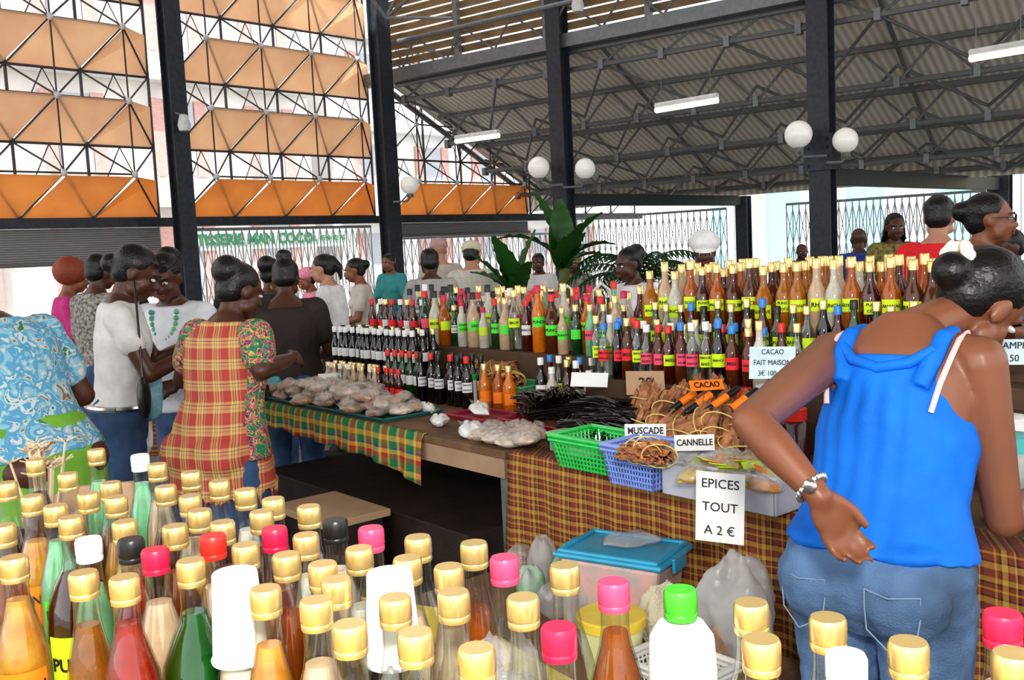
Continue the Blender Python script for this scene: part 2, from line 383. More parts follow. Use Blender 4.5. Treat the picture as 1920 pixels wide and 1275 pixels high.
# ================= OUTSIDE
mb1=P('pale_plaster',(.9,.88,.87),.9,scale=1); mwin=P('window_dark',(.5,.52,.56),.4); mred=P('red_shutter',(.7,.42,.38),.7); mbl=P('blue_shutter',(.7,.75,.82),.7)
def building(p0,ang,w,h,floors,cols,wall,shut,label):
    t=thing('building',label,'building',p0,ang)
    MB().box((w/2,3,h/2),(w,6,h)).build('wall',wall,t,smooth=False)
    fh=h/floors
    for i in range(floors):
        MB().box((w/2,-.25,i*fh+fh*.95),(w,.6,.12)).build('ledge',mnode,t,smooth=False)
        for j in range(cols):
            x=w*(j+.5)/cols; o=MB().box((x,-.03,i*fh+fh*.5),(w/cols*.3,.08,fh*.6)).build('window',mwin,t,smooth=False)
            for sx in (-1,1): MB().box((x+sx*w/cols*.22,-.08,i*fh+fh*.5),(w/cols*.12,.05,fh*.62)).build('shutter',shut,t,smooth=False)
p=fpt(-12,11); building(p,fang,13,12,4,4,mb1,mbl,'pale building with blue-grey shutters beyond the left glazing')
p=fpt(1.5,11); building(p,fang,12,10.5,3,4,P('cream_plaster',(.9,.86,.82),.9,scale=1),mred,'cream building with red shutters beyond the middle glazing')
p=fpt(14.5,11); building(p,fang,14,9,3,5,mb1,mred,'white building with red shutters behind the hip of roof')
b=E(3)+V((3,7,0)); building((b.x,b.y,0),ra,9,4,1,4,P('turquoise_wall',(.3,.6,.66),.8),mnode,'low turquoise shop front beyond the back grille')
b=E(14)+V((3,6,0)); building((b.x,b.y,0),ra,10,5,2,4,P('yellow_wall',(.8,.68,.35),.8),mnode,'pale yellow shop front beyond the right grille')
p=aty(355,452,24); q=aty(665,440,28); d=q-p; an=math.atan2(d.y,d.x)
t=thing('shop_sign','white shop sign with green lettering seen through the grille','sign',(p.x,p.y,p.z-.2),an)
MB().box((d.length/2,0,.2),(d.length*1.0,.05,.5)).build('board',P('sign_white',(.6,.78,.68),.6),t,smooth=False)
sg=P('sign_green',(.0,.25,.08),.5)
text_obj('PATISSERIE MAN COCO',.38,sg,t,(d.length*.33,-.04,.2),bold=.035,sx=1.0)
text_obj('TEL. 0590 82 78',.2,sg,t,(d.length*.8,-.04,.18),bold=.02)
p=aty(290,510,8.5); t=thing('juice_banner','red banner with yellow juice lettering behind the white blouse woman','banner',(p.x,p.y,p.z),R(15))
MB().box((0,0,0),(.34,.02,.36)).build('panel',P('banner_red',(.6,.02,.03),.6),t,smooth=False)
my=P('banner_yellow',(1,.75,.1),.6); text_obj('JUICE',.12,my,t,(0,-.02,.1),bold=.03); text_obj('Jus',.16,my,t,(0,-.02,-.06),bold=.03)
b=MB(); 
for sx in (-.16,.16): b.tube([(sx,.03,-p.z),(sx,.03,.18)],.012,6)
b.build('stand',mtube,t)
# ================= BOTTLES
gold=P('gold_cap',(.8,.6,.26),.28,.7,var=.05); crim=P('crimson_cap',(.6,.015,.07),.35); pink=P('pink_cap',(.75,.07,.17),.35); redc=P('red_cap',(.7,.03,.02),.35)
blackc=P('black_cap',(.015,.015,.015),.35); greenc=P('green_cap',(.06,.45,.03),.35); whitec=P('white_cap',(.85,.85,.83),.4); bluec=P('blue_cap',(.04,.25,.7),.35)
CAPS={'gold':gold,'crimson':crim,'pink':pink,'red':redc,'black':blackc,'green':greenc,'white':whitec,'blue':bluec}
LIQ={'amber':(.5,.13,.01),'dark red':(.06,.006,.003),'orange':(.8,.24,.015),'mint green':(.25,.65,.36),'cream':(.7,.52,.34),'pink':(.75,.2,.2),'green':(.0,.17,.012),
 'yellow':(.75,.36,.02),'milky white':(.72,.7,.6),'black':(.005,.004,.005),'clear':(.35,.38,.36),'brown':(.13,.03,.007),'red':(.55,.035,.008),'golden':(.5,.18,.015),'dark green':(.008,.045,.01)}
LM={k:P('liquid_'+k.replace(' ','_'),c,.1,coat=.8,var=.15,scale=30,trans=.0 if k in('black','dark red','dark green') else .3) for k,c in LIQ.items()}
LH={k:P('rum_'+k.replace(' ','_'),c,.06,coat=1,var=.3,scale=26,trans=.3,clear={'amber':.6,'golden':.55,'green':.45,'red':.5,'dark red':.25,'brown':.4,'yellow':.4,'orange':.2}.get(k,0),c2=(.95,.5,.08) if k in('orange','yellow') else None) for k,c in LIQ.items()}
LM['clear']=glass('clear_liquid',(.8,.85,.83),.12,.7); LH['clear']=LM['clear']
LAB={'yellow':P('label_yellow',(.68,.95,.02),.6),'green':P('label_green',(.1,.9,.06),.6),'orange':P('label_orange',(1,.24,.01),.6),'red':P('label_red',(.95,.03,.04),.6),'white':P('label_white',(.85,.85,.85),.6),'pink':P('label_pink',(1,.1,.2),.6)}
G=glass('clear_glass')
PROF={'rum':[(0,0),(.033,0),(.036,.006),(.036,.145),(.033,.162),(.021,.19),(.015,.207),(.0135,.225),(.0135,.266)],
 'frum':[(0,0),(.0275,0),(.0305,.006),(.0305,.12),(.0285,.138),(.0215,.162),(.0165,.178),(.014,.192),(.0135,.228)],
 'fslim':[(0,0),(.024,0),(.027,.006),(.027,.12),(.0245,.142),(.018,.168),(.0145,.184),(.0135,.198),(.0135,.228)],
 'round':[(0,0),(.034,0),(.04,.01),(.0415,.06),(.0415,.1),(.038,.13),(.027,.158),(.017,.175),(.014,.19),(.0135,.228)],
 'tall':[(0,0),(.03,0),(.033,.006),(.033,.17),(.029,.19),(.016,.22),(.0135,.24),(.013,.286)],
 'slim':[(0,0),(.024,0),(.026,.005),(.026,.13),(.023,.148),(.013,.172),(.0115,.19),(.011,.226)],
 'small':[(0,0),(.02,0),(.022,.004),(.022,.085),(.019,.1),(.011,.117),(.010,.15)],
 'flask':[(0,0),(.028,0),(.031,.006),(.031,.1),(.026,.125),(.013,.15),(.012,.19)]}
CAPD={'rum':(.245,.28,.0158),'frum':(.212,.238,.0156),'fslim':(.212,.238,.0156),'round':(.212,.238,.0156),'tall':(.264,.30,.0155),'slim':(.205,.236,.0135),'small':(.132,.158,.0125),'flask':(.172,.2,.0145)}
LABZ={'rum':(.085,.135),'frum':(.045,.12),'fslim':(.045,.115),'round':(.03,.1),'tall':(.115,.16),'slim':(.075,.12),'small':(.03,.065),'flask':(.03,.08)}
def trunc(pr,z1,dr):
    out=[]
    for i,(r,z) in enumerate(pr):
        if z>=z1:
            r0,z0=pr[i-1]; f=(z1-z0)/(z-z0); out.append((max(r0+(r-r0)*f-dr,.001),z1)); break
        out.append((max(r-dr,0),z+dr if i<3 else z))
    return out
BP={}
def bottle(kind,liq,cap,lab,txt,hi,fill=None):
    k=(kind,liq,cap,lab,txt,hi,fill)
    if k in BP: return copy_tree(BP[k])
    t=thing('bottle','x','bottle'); pr=PROF[kind]; seg=24 if hi else 12
    if hi:
        MB().lathe(pr,seg).build('glass_body',G,t)
        f=fill or pr[-1][1]*.72; l=trunc(pr,f,.002); MB().lathe(l,seg).build('liquid',LH[liq],t)
    else: MB().lathe(pr,seg).build('glass_body',LM[liq],t)
    z0,z1,r=CAPD[kind]; c=MB()
    if hi:
        n=36; rings=[]
        for (rr,z) in [(r*.97,z0),(r,z0+.002),(r,z0+.005),(r*.96,z0+.006),(r*1.0,z0+.008),(r,z1-.003),(r*.9,z1)]:
            rings.append([V((rr*(1+(.02 if j%2 else 0)*(z>z0+.007))*math.cos(2*PI*j/n),rr*(1+(.02 if j%2 else 0)*(z>z0+.007))*math.sin(2*PI*j/n),z)) for j in range(n)])
        c.loft(rings)
    else: c.lathe([(r,z0),(r,z1-.002),(r*.9,z1)],12)
    c.build('cap',CAPS[cap],t)
    if lab:
        za,zb=LABZ[kind]; rr=max(q[0] for q in pr)+.0008; m=MB(); n=12; W_=R(56); vs=[];fs=[]
        for j in range(n+1):
            a=-W_+2*W_*j/n
            for z in (za,zb): vs.append((rr*math.sin(a),-rr*math.cos(a),z))
        for j in range(n): fs.append((2*j,2*j+2,2*j+3,2*j+1))
        lo=m.add(vs,fs).build('label',LAB[lab],t)
        if txt:
            L=txt.split('|'); h=(zb-za)
            for i,s_ in enumerate(L):
                sz=min(h*.55/len(L),rr*2.3/max(len(s_),4)); text_obj(s_,sz*1.15,BLK,lo,(0,0,zb-h*(i+.5)/len(L)),bend=rr+.0006,bold=.02)
    BP[k]=t; return t
SB=V((-.04,3.3,0)); SU=V((.64,-.77,0)).normalized(); SN=V((.77,.64,0)).normalized(); sa=math.atan2(SU.y,SU.x)
def S(u,n,z=0): p=SB+SU*u+SN*n; p.z=z; return p
def atn(px,n,z):
    p=aty(px,700,3.5)
    for _ in range(4):
        m=p.x/p.y; u=(m*(SB.y+n*SN.y)-(SB.x+n*SN.x))/(SU.x-m*SU.y); q=S(u,n,z)
        rel=CR.transposed()@(q-CAM); ppx=960+F*rel.x/-rel.z; p=V((q.x+(px-ppx)/F*q.y,q.y,z))
    return q
def row(name,u0,u1,n,z,cnt,specs,group,jit=.008,hv=.0):
    for i in range(cnt):
        sp=specs[i%len(specs)] if not callable(specs) else specs(i)
        kind,liq,cap,lab,txt=sp
        t=bottle(kind,liq,cap,lab,txt,False)
        p=S(u0+(u1-u0)*i/max(cnt-1,1)+random.uniform(-jit,jit),n+random.uniform(-jit,jit),z)
        t.location=p
        t.rotation_euler=(0,0,-math.atan2(p.x,p.y)+random.uniform(-.35,.35)); s_=1+random.uniform(-hv,hv*.4); t.scale=(1,1,s_)
        t['label']='%s bottle, %s cap%s, %s from left in %s'%(liq,cap,(', %s label'%lab) if lab else '',ORD[i],name)
        t['category']='bottle'; t['group']=group
mwood=P('worn_wood',(.18,.1,.055),.8,scale=8,var=.35,bump=.3); mdark=P('dark_brown_paint',(.03,.017,.013),.6,scale=9,var=.4,bump=.2)
def sbox(name,u0,u1,n0,n1,z0,z1,mat,label,cat,bev=.004):
    p=S((u0+u1)/2,(n0+n1)/2,(z0+z1)/2); o=MB().box((0,0,0),(u1-u0,n1-n0,z1-z0)).build(name,mat,smooth=False,bev=bev,loc=p,rz=sa); return tag(o,label,cat)
def table(u0,u1,n1,label):
    t=thing('market_table',label,'table',S(u0,0,0),sa); L=u1-u0
    MB().box((L/2,n1/2,.885),(L,n1,.03)).build('tabletop',mwood,t,smooth=False,bev=.004)
    MB().box((L/2,.02,.835),(L-.02,.03,.07)).build('apron',P('pale_wood',(.4,.27,.17),.7,scale=6),t,smooth=False)
    for x in (.04,L-.04):
        for y in (.05,n1-.05): MB().box((x,y,.435),(.045,.045,.87)).build('leg',mtube,t,smooth=False)
table(-2.3,-.01,1.4,'long wooden stall table on the left holding dark bottles and spice bags')
table(.01,2.3,1.4,'right stall table with baskets and cinnamon behind the blue top woman')
sbox('counter_base',-1.75,-.12,-.1,.7,0,.6,mdark,'dark brown painted wooden base box under the left stall','box')
sbox('wooden_plank',-.98,-.55,-.42,-.14,.601,.63,MC['pale_wood'],'worn wooden plank shelf beside the brown base box','plank')
sbox('crate',-.95,-.58,-.4,-.16,0,.6,mdark,'dark crate under the worn plank','crate')
msteps=P('riser_wood',(.10,.055,.03),.8)
sbox('display_riser',-2.28,-1.42,.56,.8,.901,.985,msteps,'low wooden riser under the front rows of small dark bottles','riser')
sbox('display_riser',-2.28,-.2,.81,1.38,.901,1.12,msteps,'wide wooden riser under the coloured punch bottles','riser')
sbox('display_riser',-.19,1.5,.58,.735,.901,1.08,msteps,'wooden riser under the red labelled essence bottles','riser')
sbox('display_riser',-.19,1.5,.736,.86,.901,1.14,msteps,'middle wooden riser on the right stall','riser')
sbox('display_riser',-.19,1.5,.861,1.38,.901,1.22,msteps,'tallest wooden riser under yellow labelled rum bottles','riser')
row('low riser front row',-2.22,-1.46,.61,.985,14,[('slim','black','white','white','')],'small black bottles on the low riser')
row('low riser middle row',-2.25,-1.46,.675,.985,14,[('slim','black','black','white',''),('slim','black','white','white','')],'small black bottles on the low riser')
row('low riser back row',-2.25,-1.46,.74,.985,14,[('slim','black','black','white',''),('slim','black','gold','white','')],'small black bottles on the low riser')
row('far left raised row',-2.25,-1.75,.88,1.12,8,[('slim','dark red','red','red',''),('slim','black','white','red',''),('slim','dark red','gold','white','')],'raised dark bottles')
rnd=random.Random(3)
cols=['milky white','red','pink','mint green','dark green','orange','amber','dark red','brown','cream','clear','black','milky white','clear','mint green','cream']
def rc(i):
    return (rnd.choice(['rum','rum','tall','slim']),rnd.choice(cols),rnd.choice(['gold','gold','red','white','gold','crimson','black']),rnd.choice(['green','orange','green','yellow','pink','white']),rnd.choice(['PUNCH','PUNCH|COCO','SIROP','']))
row('punch front row',-1.7,-.28,.87,1.12,18,rc,'coloured punch bottles',hv=.14)
row('punch second row',-1.73,-.3,.95,1.12,19,rc,'coloured punch bottles',hv=.14)
row('punch third row',-2.1,-.3,1.04,1.12,23,rc,'coloured punch bottles',hv=.12)
row('punch fourth row',-2.15,-.3,1.13,1.12,23,rc,'coloured punch bottles',hv=.1)
row('punch rearmost row',-2.15,-.3,1.23,1.12,23,rc,'coloured punch bottles',hv=.08)
row('vanilla front row',-1.22,-.86,.5,.9,6,[('slim','black','black','white','ESSENCE|VANILLE'),('slim','black','red','white','ESSENCE|VANILLE')],'black vanilla essence bottles')
row('vanilla second row',-1.24,-.84,.57,.9,6,[('slim','black','black','white','VANILLE')],'black vanilla essence bottles')
row('small green row',-1.5,-1.27,.5,.9,5,[('slim','dark green','red','white','')],'small green bottles')
row('flask row behind bags',-1.98,-1.5,.46,.9,11,[('small','clear','gold',None,''),('small','cream','gold',None,'')],'small gold capped flasks')
row('second flask row',-1.96,-1.5,.4,.9,11,[('small','cream','gold',None,''),('small','clear','white',None,'')],'small gold capped flasks')
row('small red row',-1.48,-1.3,.42,.9,4,[('small','dark red','red','red','')],'small red capped bottles')
row('orange flask row',-.82,-.64,.56,.9,3,[('flask','orange','gold','orange',''),('flask','amber','gold','orange','')],'orange rum flasks')
row('vanilla extract row',-.5,-.2,.62,.9,5,[('slim','black','white','white',''),('flask','milky white','white','yellow','EXTRAIT|VANILLE'),('slim','dark red','gold','yellow','')],'vanilla extract bottles')
row('second extract row',-.55,-.22,.71,.9,6,[('slim','dark red','blue','red','ESSENCE'),('slim','clear','white','yellow',''),('slim','black','gold','red','')],'vanilla extract bottles')
cy=['blue','white','red','blue','gold','white']
def re_(i):
    l=rnd.choice(['red','red','yellow','pink','yellow']); return ('slim',rnd.choice(['clear','milky white','dark red','clear','brown','black']),rnd.choice(cy),l,rnd.choice(['ESSENCE|ANIS','ESSENCE','ESSENCE|VANILLE','MIEL']))
row('essence front row',-.16,.62,.62,1.08,15,re_,'essence bottles with bright labels',hv=.12)
row('essence back row',-.15,.72,.69,1.08,15,re_,'essence bottles with bright labels',hv=.1)
row('middle riser row',.0,1.25,.8,1.14,21,[('slim','dark green','gold','yellow','ANIS'),('slim','clear','gold','yellow',''),('slim','black','gold','red','SIROP'),('slim','dark red','blue','yellow','RHUM'),('slim','dark green','black','yellow','PUNCH')],'middle riser bottles',hv=.1)
def rt(i): return (rnd.choice(['tall','tall','rum']),['golden','amber','brown','golden','milky white','amber','golden','cream','dark red','brown'][(i*7)%10],'gold','yellow',['ANANAS','RHUM','PUNCH','GOYAVE','PUNCH|COCO'][i%5])
row('top front row',-.12,1.22,.91,1.22,20,rt,'rum bottles with yellow labels on the top riser',hv=.07)
row('top second row',-.1,1.22,.99,1.22,19,rt,'rum bottles with yellow labels on the top riser',hv=.06)
row('top rear row',-.08,1.22,1.08,1.22,18,rt,'rum bottles with yellow labels on the top riser',hv=.05)
red=(.42,.03,.025);yel=(.66,.46,.07);grn=(.02,.2,.07);blu=(.03,.06,.24);blk=(.02,.01,.01);brn=(.2,.045,.02)
mad1=plaid('madras_green',[(0,red),(.18,yel),(.3,grn),(.55,blu),(.62,grn),(.72,yel),(.86,red)],[(0,grn),(.25,red),(.4,yel),(.55,blu),(.62,grn),(.82,yel)],8)
my_=(.5,.29,.06)
mad2=plaid('madras_brown',[(0,brn),(.3,my_),(.36,brn),(.44,blk),(.5,my_),(.66,blk),(.7,brn),(.85,my_),(.9,blk)],[(0,brn),(.22,my_),(.4,blk),(.45,brn),(.62,my_),(.68,brn),(.8,blk),(.85,my_)],13)
rd=(.46,.07,.055); yy=(.66,.5,.18)
mad3=plaid('madras_red',[(0,rd),(.25,yy),(.36,rd),(.42,yy),(.5,(.12,.05,.1)),(.54,yy),(.66,rd),(.74,(.6,.35,.24)),(.8,rd)],[(0,rd),(.25,yy),(.38,(.55,.28,.18)),(.46,yy),(.56,(.12,.05,.1)),(.6,yy),(.72,rd)],12)
def cloth(u0,u1,drops,n_on,mat,label,amp=.012):
    n=60; vs=[];fs=[]; rowsn=8
    for i in range(n+1):
        f=i/n; u=(u1-u0)*f; k=f*(len(drops)-1); a=int(min(k,len(drops)-2)); dr=drops[a]*(1-(k-a))+drops[a+1]*(k-a)
        vs.append((u,n_on,.906)); vs.append((u,.0,.906))
        for j in range(rowsn):
            g=(j+1)/rowsn; vs.append((u,-.012-amp*g*(1+math.sin(u*26+g)+.5*math.sin(u*61)),.904-dr*g))
    m=2+rowsn
    for i in range(n):
        for j in range(m-1): fs.append((i*m+j,(i+1)*m+j,(i+1)*m+j+1,i*m+j+1))
    o=MB().add(vs,fs).build('madras_cloth',mat,loc=S(u0,0,0),rz=sa,solid=.002); tag(o,label,'tablecloth')
cloth(-2.28,-.5,[.07,.1,.12,.13,.14,.2],.02,mad1,'red green and yellow madras cloth edging the left stall')
cloth(.02,2.28,[.42,.4,.42,.4,.42],.12,mad2,'brown and yellow plaid cloth hanging from the right stall',.02)
# ---------------- table goods
mplas=glass('cellophane',(.95,.95,.95),.08,.6,white=.16,rough=.12)
def bagmesh(rx,ry,rz,seed):
    r=random.Random(seed); b=MB(); seg=14;n=8; rings=[]
    ph=[r.uniform(0,6) for _ in range(4)]
    for i in range(n):
        t=-PI/2+PI*(i+.5)/n; rg=[]
        for k in range(seg):
            a=2*PI*k/seg; q=1+.12*math.sin(3*a+ph[0])+.08*math.sin(5*a+ph[1])+.06*math.sin(4*t+ph[2])
            cc=abs(math.cos(t))**.7
            rg.append(V((rx*q*cc*math.cos(a),ry*q*cc*math.sin(a),rz*(1+math.sin(t))*(1+.15*math.sin(4*a+ph[3])))))
        rings.append(rg)
    return b.loft(rings)
SPC={'beige':(.5,.27,.13),'brown':(.2,.08,.03),'tan':(.38,.18,.075),'yellow':(.6,.38,.03),'pale':(.6,.46,.34),'orange':(.75,.26,.03),'green':(.3,.33,.06),'white':(.8,.78,.75)}
BGP={}
def bag(p,col,sx,label,group,rz=None,sz=.018,wrap=False):
    k=(col,sx,sz)
    if k not in BGP:
        t=thing('spice_bag','x','bag'); bagmesh(sx,sx*.62,sz,len(BGP)).build('spice_fill',P('spice_'+col,SPC[col],.35,bump=.3,coat=.7,c2=[min(1,q*1.5) for q in SPC[col]]),t)
        q=MB(); q.add([(sx*.85,-sx*.3,sz*.6),(sx*.85,sx*.3,sz*.7),(sx*1.35,sx*.42,sz*1.7),(sx*1.4,0,sz*.8),(sx*1.35,-sx*.42,sz*1.4)],[(0,1,2,3),(0,3,4)]); q.build('bag_tail',mplas,t,smooth=False)
        if wrap: bagmesh(sx*1.15,sx*.75,sz*1.25,len(BGP)+30).build('clear_wrap',mplas,t,smooth=False)
        BGP[k]=t
    else: t=copy_tree(BGP[k])
    t.location=p; t.rotation_euler=(random.uniform(-.2,.2),random.uniform(-.2,.2),random.uniform(0,6) if rz is None else rz)
    tag(t,label,'bag',group)
r=random.Random(11)
for lay,(n0,n1,u0,u1,cnt,z) in enumerate([(.05,.33,-2.05,-.9,34,.907),(.07,.31,-1.98,-.98,24,.934),(.1,.28,-1.85,-1.1,14,.96)]):
    for j in range(cnt):
        c=['beige','pale','beige','tan','pale','brown'][r.randrange(6)]
        bag(S(u0+(u1-u0)*(j+.5)/cnt,n0+(n1-n0)*((j*.618)%1),z+r.uniform(0,.01)),c,.056,'%s powder in clear bag, %s from left in %s layer of heap'%(c,ORD[j],['bottom','middle','top'][lay]),'spice bags heaped on the left stall',wrap=True)
t=thing('display_tray','teal edged tray under the heap of spice bags','tray',S(-1.47,.2,.901),sa)
b=MB(); b.box((0,0,.003),(1.2,.3,.004)); b.build('tray_base',P('tray_teal',(.02,.12,.11),.5),t,smooth=False)
b=MB(); 
for q in ((-.6,-.15,.6,-.15),(.6,-.15,.6,.15),(.6,.15,-.6,.15),(-.6,.15,-.6,-.15)): b.tube([(q[0],q[1],.012),(q[2],q[3],.012)],.006,6)
b.build('tray_rim',MC['tray_teal'],t)
for j in range(12):
    bag(atn(905+j*9,.05+.07*(j%3),.905+(.018 if j>7 else 0)),['pale','beige','tan'][j%3],.05,'%s spice bag, %s from left on corner of left stall'%(['pale','beige','tan'][j%3],ORD[j]),'spice bags at the stall corner',wrap=True)
bag(atn(885,.1,.903),'white',.08,'crumpled white plastic bag on the stall edge','plastic bags',sz=.025)
bag(atn(825,.15,.903),'white',.06,'small clear packet right of the spice heap','plastic bags',sz=.022)
bag(atn(800,.3,.903),'white',.05,'small clear packet behind the spice heap end','plastic bags',sz=.022)
def rag(name,p,sx,sy,sz,mat,label,cat,seed=5,disp=.02):
    o=bagmesh(sx,sy,sz,seed).build(name,mat,loc=p,vox=.008 if sx<.12 else .012,sm=2,disp=disp,dsz=.06); return tag(o,label,cat)
mteal=P('teal_plastic',(.2,.62,.72),.3,trans=.3,coat=.4)
rag('plastic_bag',S(-2.17,.15,.905),.09,.08,.04,mteal,'turquoise plastic bag lying at the left table end','bag')
def tub(p,w,d,h,mat,label,name='plastic_tray',rz=sa,rim=None,thick=.004):
    t=thing(name,label,'tray' if 'tray' in name else 'container',p,rz)
    b=MB(); b.box((0,0,thick/2),(w*.92,d*.92,thick)); 
    for (x,y,a,bb) in ((0,-d/2*.96,w*.94,thick),(0,d/2*.96,w*.94,thick),(-w/2*.96,0,thick,d*.94),(w/2*.96,0,thick,d*.94)): b.box((x,y,h/2),(a+thick,bb,h))
    b.build('tray_body',mat,t,smooth=False,bev=.002)
    b=MB(); 
    c=[(-w/2,-d/2,h),(w/2,-d/2,h),(w/2,d/2,h),(-w/2,d/2,h)]
    for i in range(4): b.caps(c[i],c[(i+1)%4],.006,.006,8)
    b.build('rim',rim or mat,t); return t
mclearp=P('frosted_plastic',(.4,.41,.41),.3,coat=.4); mredp=P('red_plastic',(.3,.025,.025),.4)
tub(atn(1135,.2,.906),.34,.22,.06,mclearp,'frosted plastic tray holding black vanilla pods')
tub(atn(1035,.4,.902),.34,.26,.035,mredp,'dark red shallow tray of vanilla pods')
tub(atn(905,.38,.902),.26,.2,.015,P('dark_red_tray',(.3,.02,.05),.4),'flat crimson tray under clear packets')
bag(atn(900,.38,.92),'white',.07,'clear packet lying on the crimson tray','plastic bags',sz=.02)
mpod=P('vanilla_pod',(.005,.003,.003),.3,coat=.4)
for j,(px,n,z) in enumerate([(1000,.4,.945),(1045,.38,.945),(1085,.36,.945),(1020,.45,.985),(1065,.42,.985),(1105,.22,.96),(1150,.2,.965),(1130,.26,.995),(1170,.24,.99),(1150,.42,.905),(1190,.4,.91),(1170,.45,.95),(1110,.46,.93),(1010,.38,1.0),(1050,.42,1.015),(1120,.3,1.02)]):
    b=MB(); r=random.Random(j); 
    for k in range(44):
        y=r.uniform(-.055,.055); zz=r.uniform(0,.035); a=r.uniform(-.5,.5); x0=-.1+r.uniform(-.02,.02)
        b.tube([(x0,y-a*.06,zz),(0,y+.01*math.sin(k),zz+.012),(.1+r.uniform(-.02,.02),y+a*.1,zz+r.uniform(-.004,.01))],.0034,5)
    t=thing('vanilla_bundle','bundle of glossy black vanilla pods, %s in the stall trays'%ORD[j],'vanilla',atn(px,n,z),sa+r.uniform(-.7,.7),'vanilla pod bundles')
    b.build('pods',mpod,t)
mcin=P('cinnamon_bark',(.46,.21,.1),.85,scale=30,var=.4,bump=.6); mband=P('rubber_band',(.75,.6,.2),.6)
def cinn(sd):
    t=thing('cinnamon_bundle','x','cinnamon'); r=random.Random(sd)
    for k in range(9):
        y=-.04+.02*(k%5)+r.uniform(-.006,.006); z=.014+.026*(k//5); L=.095+r.uniform(-.03,.025); rr=r.uniform(.012,.019); b=MB(); vs=[];fs=[]; n=9
        off=r.uniform(0,6); tw=r.uniform(-.008,.008)
        for i in range(n+1):
            a=off+R(250)*i/n; ri=rr*(1-.3*i/n)
            for x in (-L,0,L): vs.append((x+r.uniform(-.014,.014)*(x!=0),y+tw*x/L+ri*math.cos(a)+(.004 if x==0 else 0),z+ri*math.sin(a)))
        for i in range(n):
            for q in (0,1): fs.append((i*3+q,i*3+3+q,i*3+4+q,i*3+1+q))
        b.add(vs,fs).build('cinnamon_stick',mcin,t,solid=.003)
    for x in (-.03,.04):
        q=MB(); q.tube([(x+.004*math.sin(a*2),.062*math.cos(a),.028+.04*math.sin(a)) for a in [2*PI*i/14 for i in range(15)]],.0022,5); q.build('rubber_band',mband,t)
    return t
CPS=[]
LC=[(1205,.24,.95,1.0),(1240,.19,.95,.7),(1280,.15,.95,.9),(1320,.13,.95,.5),(1365,.12,.95,.8),(1405,.11,.95,1.0),(1225,.33,.98,1.1),(1265,.3,.98,.7),(1310,.28,.98,1.0),(1355,.26,.98,.6),(1400,.22,.98,1.0),(1212,.42,.99,1.1),(1255,.42,1.0,.8),(1300,.4,1.0,.6),(1345,.4,1.0,1.0),(1385,.37,1.0,.8),(1420,.3,.99,1.0),(1285,.47,1.02,.9),(1335,.48,1.02,1.0),(1300,.2,1.0,.4),(1345,.18,1.0,.5),(1250,.26,1.0,.5)]
for j,(px,n,z,tl) in enumerate(LC):
    if j<3: CPS.append(cinn(9+j)); t=CPS[-1]
    else: t=copy_tree(CPS[j%3])
    rr=random.Random(j+3); t.location=atn(px,n,z+.01); t.rotation_euler=(rr.uniform(-.5,.5),-tl,sa+1.2+rr.uniform(-1.1,1.1)); tag(t,'brown cinnamon bark bundle with rubber bands, %s in the big pile'%ORD[j],'cinnamon','cinnamon bundles on the right stall')
cp=CPS[0]
sbox('cardboard_box',.3,.8,.26,.42,.907,.935,P('card_brown',(.5,.33,.2),.8),'low brown carton under the cinnamon pile','box')
for j in range(9):
    t=copy_tree(CPS[j%3]); t.scale=(.8,1,1); t.location=atn(865+(j%5)*24,.66+.07*(j//5),.985+.03*(j//5)); t.rotation_euler=(0,.15*((j%3)-1),.4*j); tag(t,'loose cinnamon bark bundle, %s on the raised middle tray'%ORD[j],'cinnamon','bark bundles on middle tray')
sbox('display_riser',-1.05,-.62,.6,.8,.901,.955,msteps,'small riser under the green bark tray','riser')
tub(S(-.83,.7,.956),.42,.2,.04,P('green_plastic_tray',(.08,.4,.2),.4),'green plastic tray of bark between the bottles')
def basket(p,w,d,h,mat,label,rz=sa):
    t=thing('plastic_basket',label,'basket',p,rz); b=MB(); fl=.82
    def pt(x,y,zz): f=fl+(1-fl)*zz/h; return V((x*f,y*f,zz))
    MB().box((0,0,.004),(w*fl,d*fl,.006)).build('basket_base',mat,t,smooth=False)
    for sx0,sy0,sx1,sy1,nn in ((-1,-1,1,-1,16),(1,-1,1,1,11),(1,1,-1,1,16),(-1,1,-1,-1,11)):
        for i in range(nn+1):
            f=i/nn; x=(sx0+(sx1-sx0)*f)*w/2; y=(sy0+(sy1-sy0)*f)*d/2
            b.tube([pt(x,y,0),pt(x,y,h)],.0032,4)
        for k in range(7):
            zz=h*k/7+.004; b.tube([pt(sx0*w/2,sy0*d/2,zz),pt(sx1*w/2,sy1*d/2,zz)],.0032,4)
    b.build('lattice_wall',mat,t,smooth=False)
    b=MB(); c=[(-w/2,-d/2,h),(w/2,-d/2,h),(w/2,d/2,h),(-w/2,d/2,h)]
    for i in range(4):
        b.caps(c[i],c[(i+1)%4],.008,.008,8); q=[V(c[i])-V((0,0,.014)),V(c[(i+1)%4])-V((0,0,.014))]; b.caps(q[0],q[1],.006,.006,8)
    b.build('rim',mat,t); return t
mgb=P('green_basket',(.03,.55,.1),.35,coat=.3); mbb=P('blue_basket',(.22,.32,.72),.35,coat=.3)
basket(atz(1130,875,.908),.28,.19,.1,mgb,'bright green plastic basket on the corner of right stall')
basket(atz(1215,905,.908),.2,.17,.115,mbb,'lilac blue plastic basket holding cinnamon bark')
mgt=P('grey_tray',(.48,.49,.56),.4,coat=.3)
tub(atz(1378,934,.908),.38,.17,.095,mgt,'pale grey plastic tray full of spice bags',rim=mgt)
for j in range(3): bag(atz(1090+30*j,860,.935),'white',.05,'clear packet lying in the green basket, %s from left'%ORD[j],'plastic bags',sz=.026)
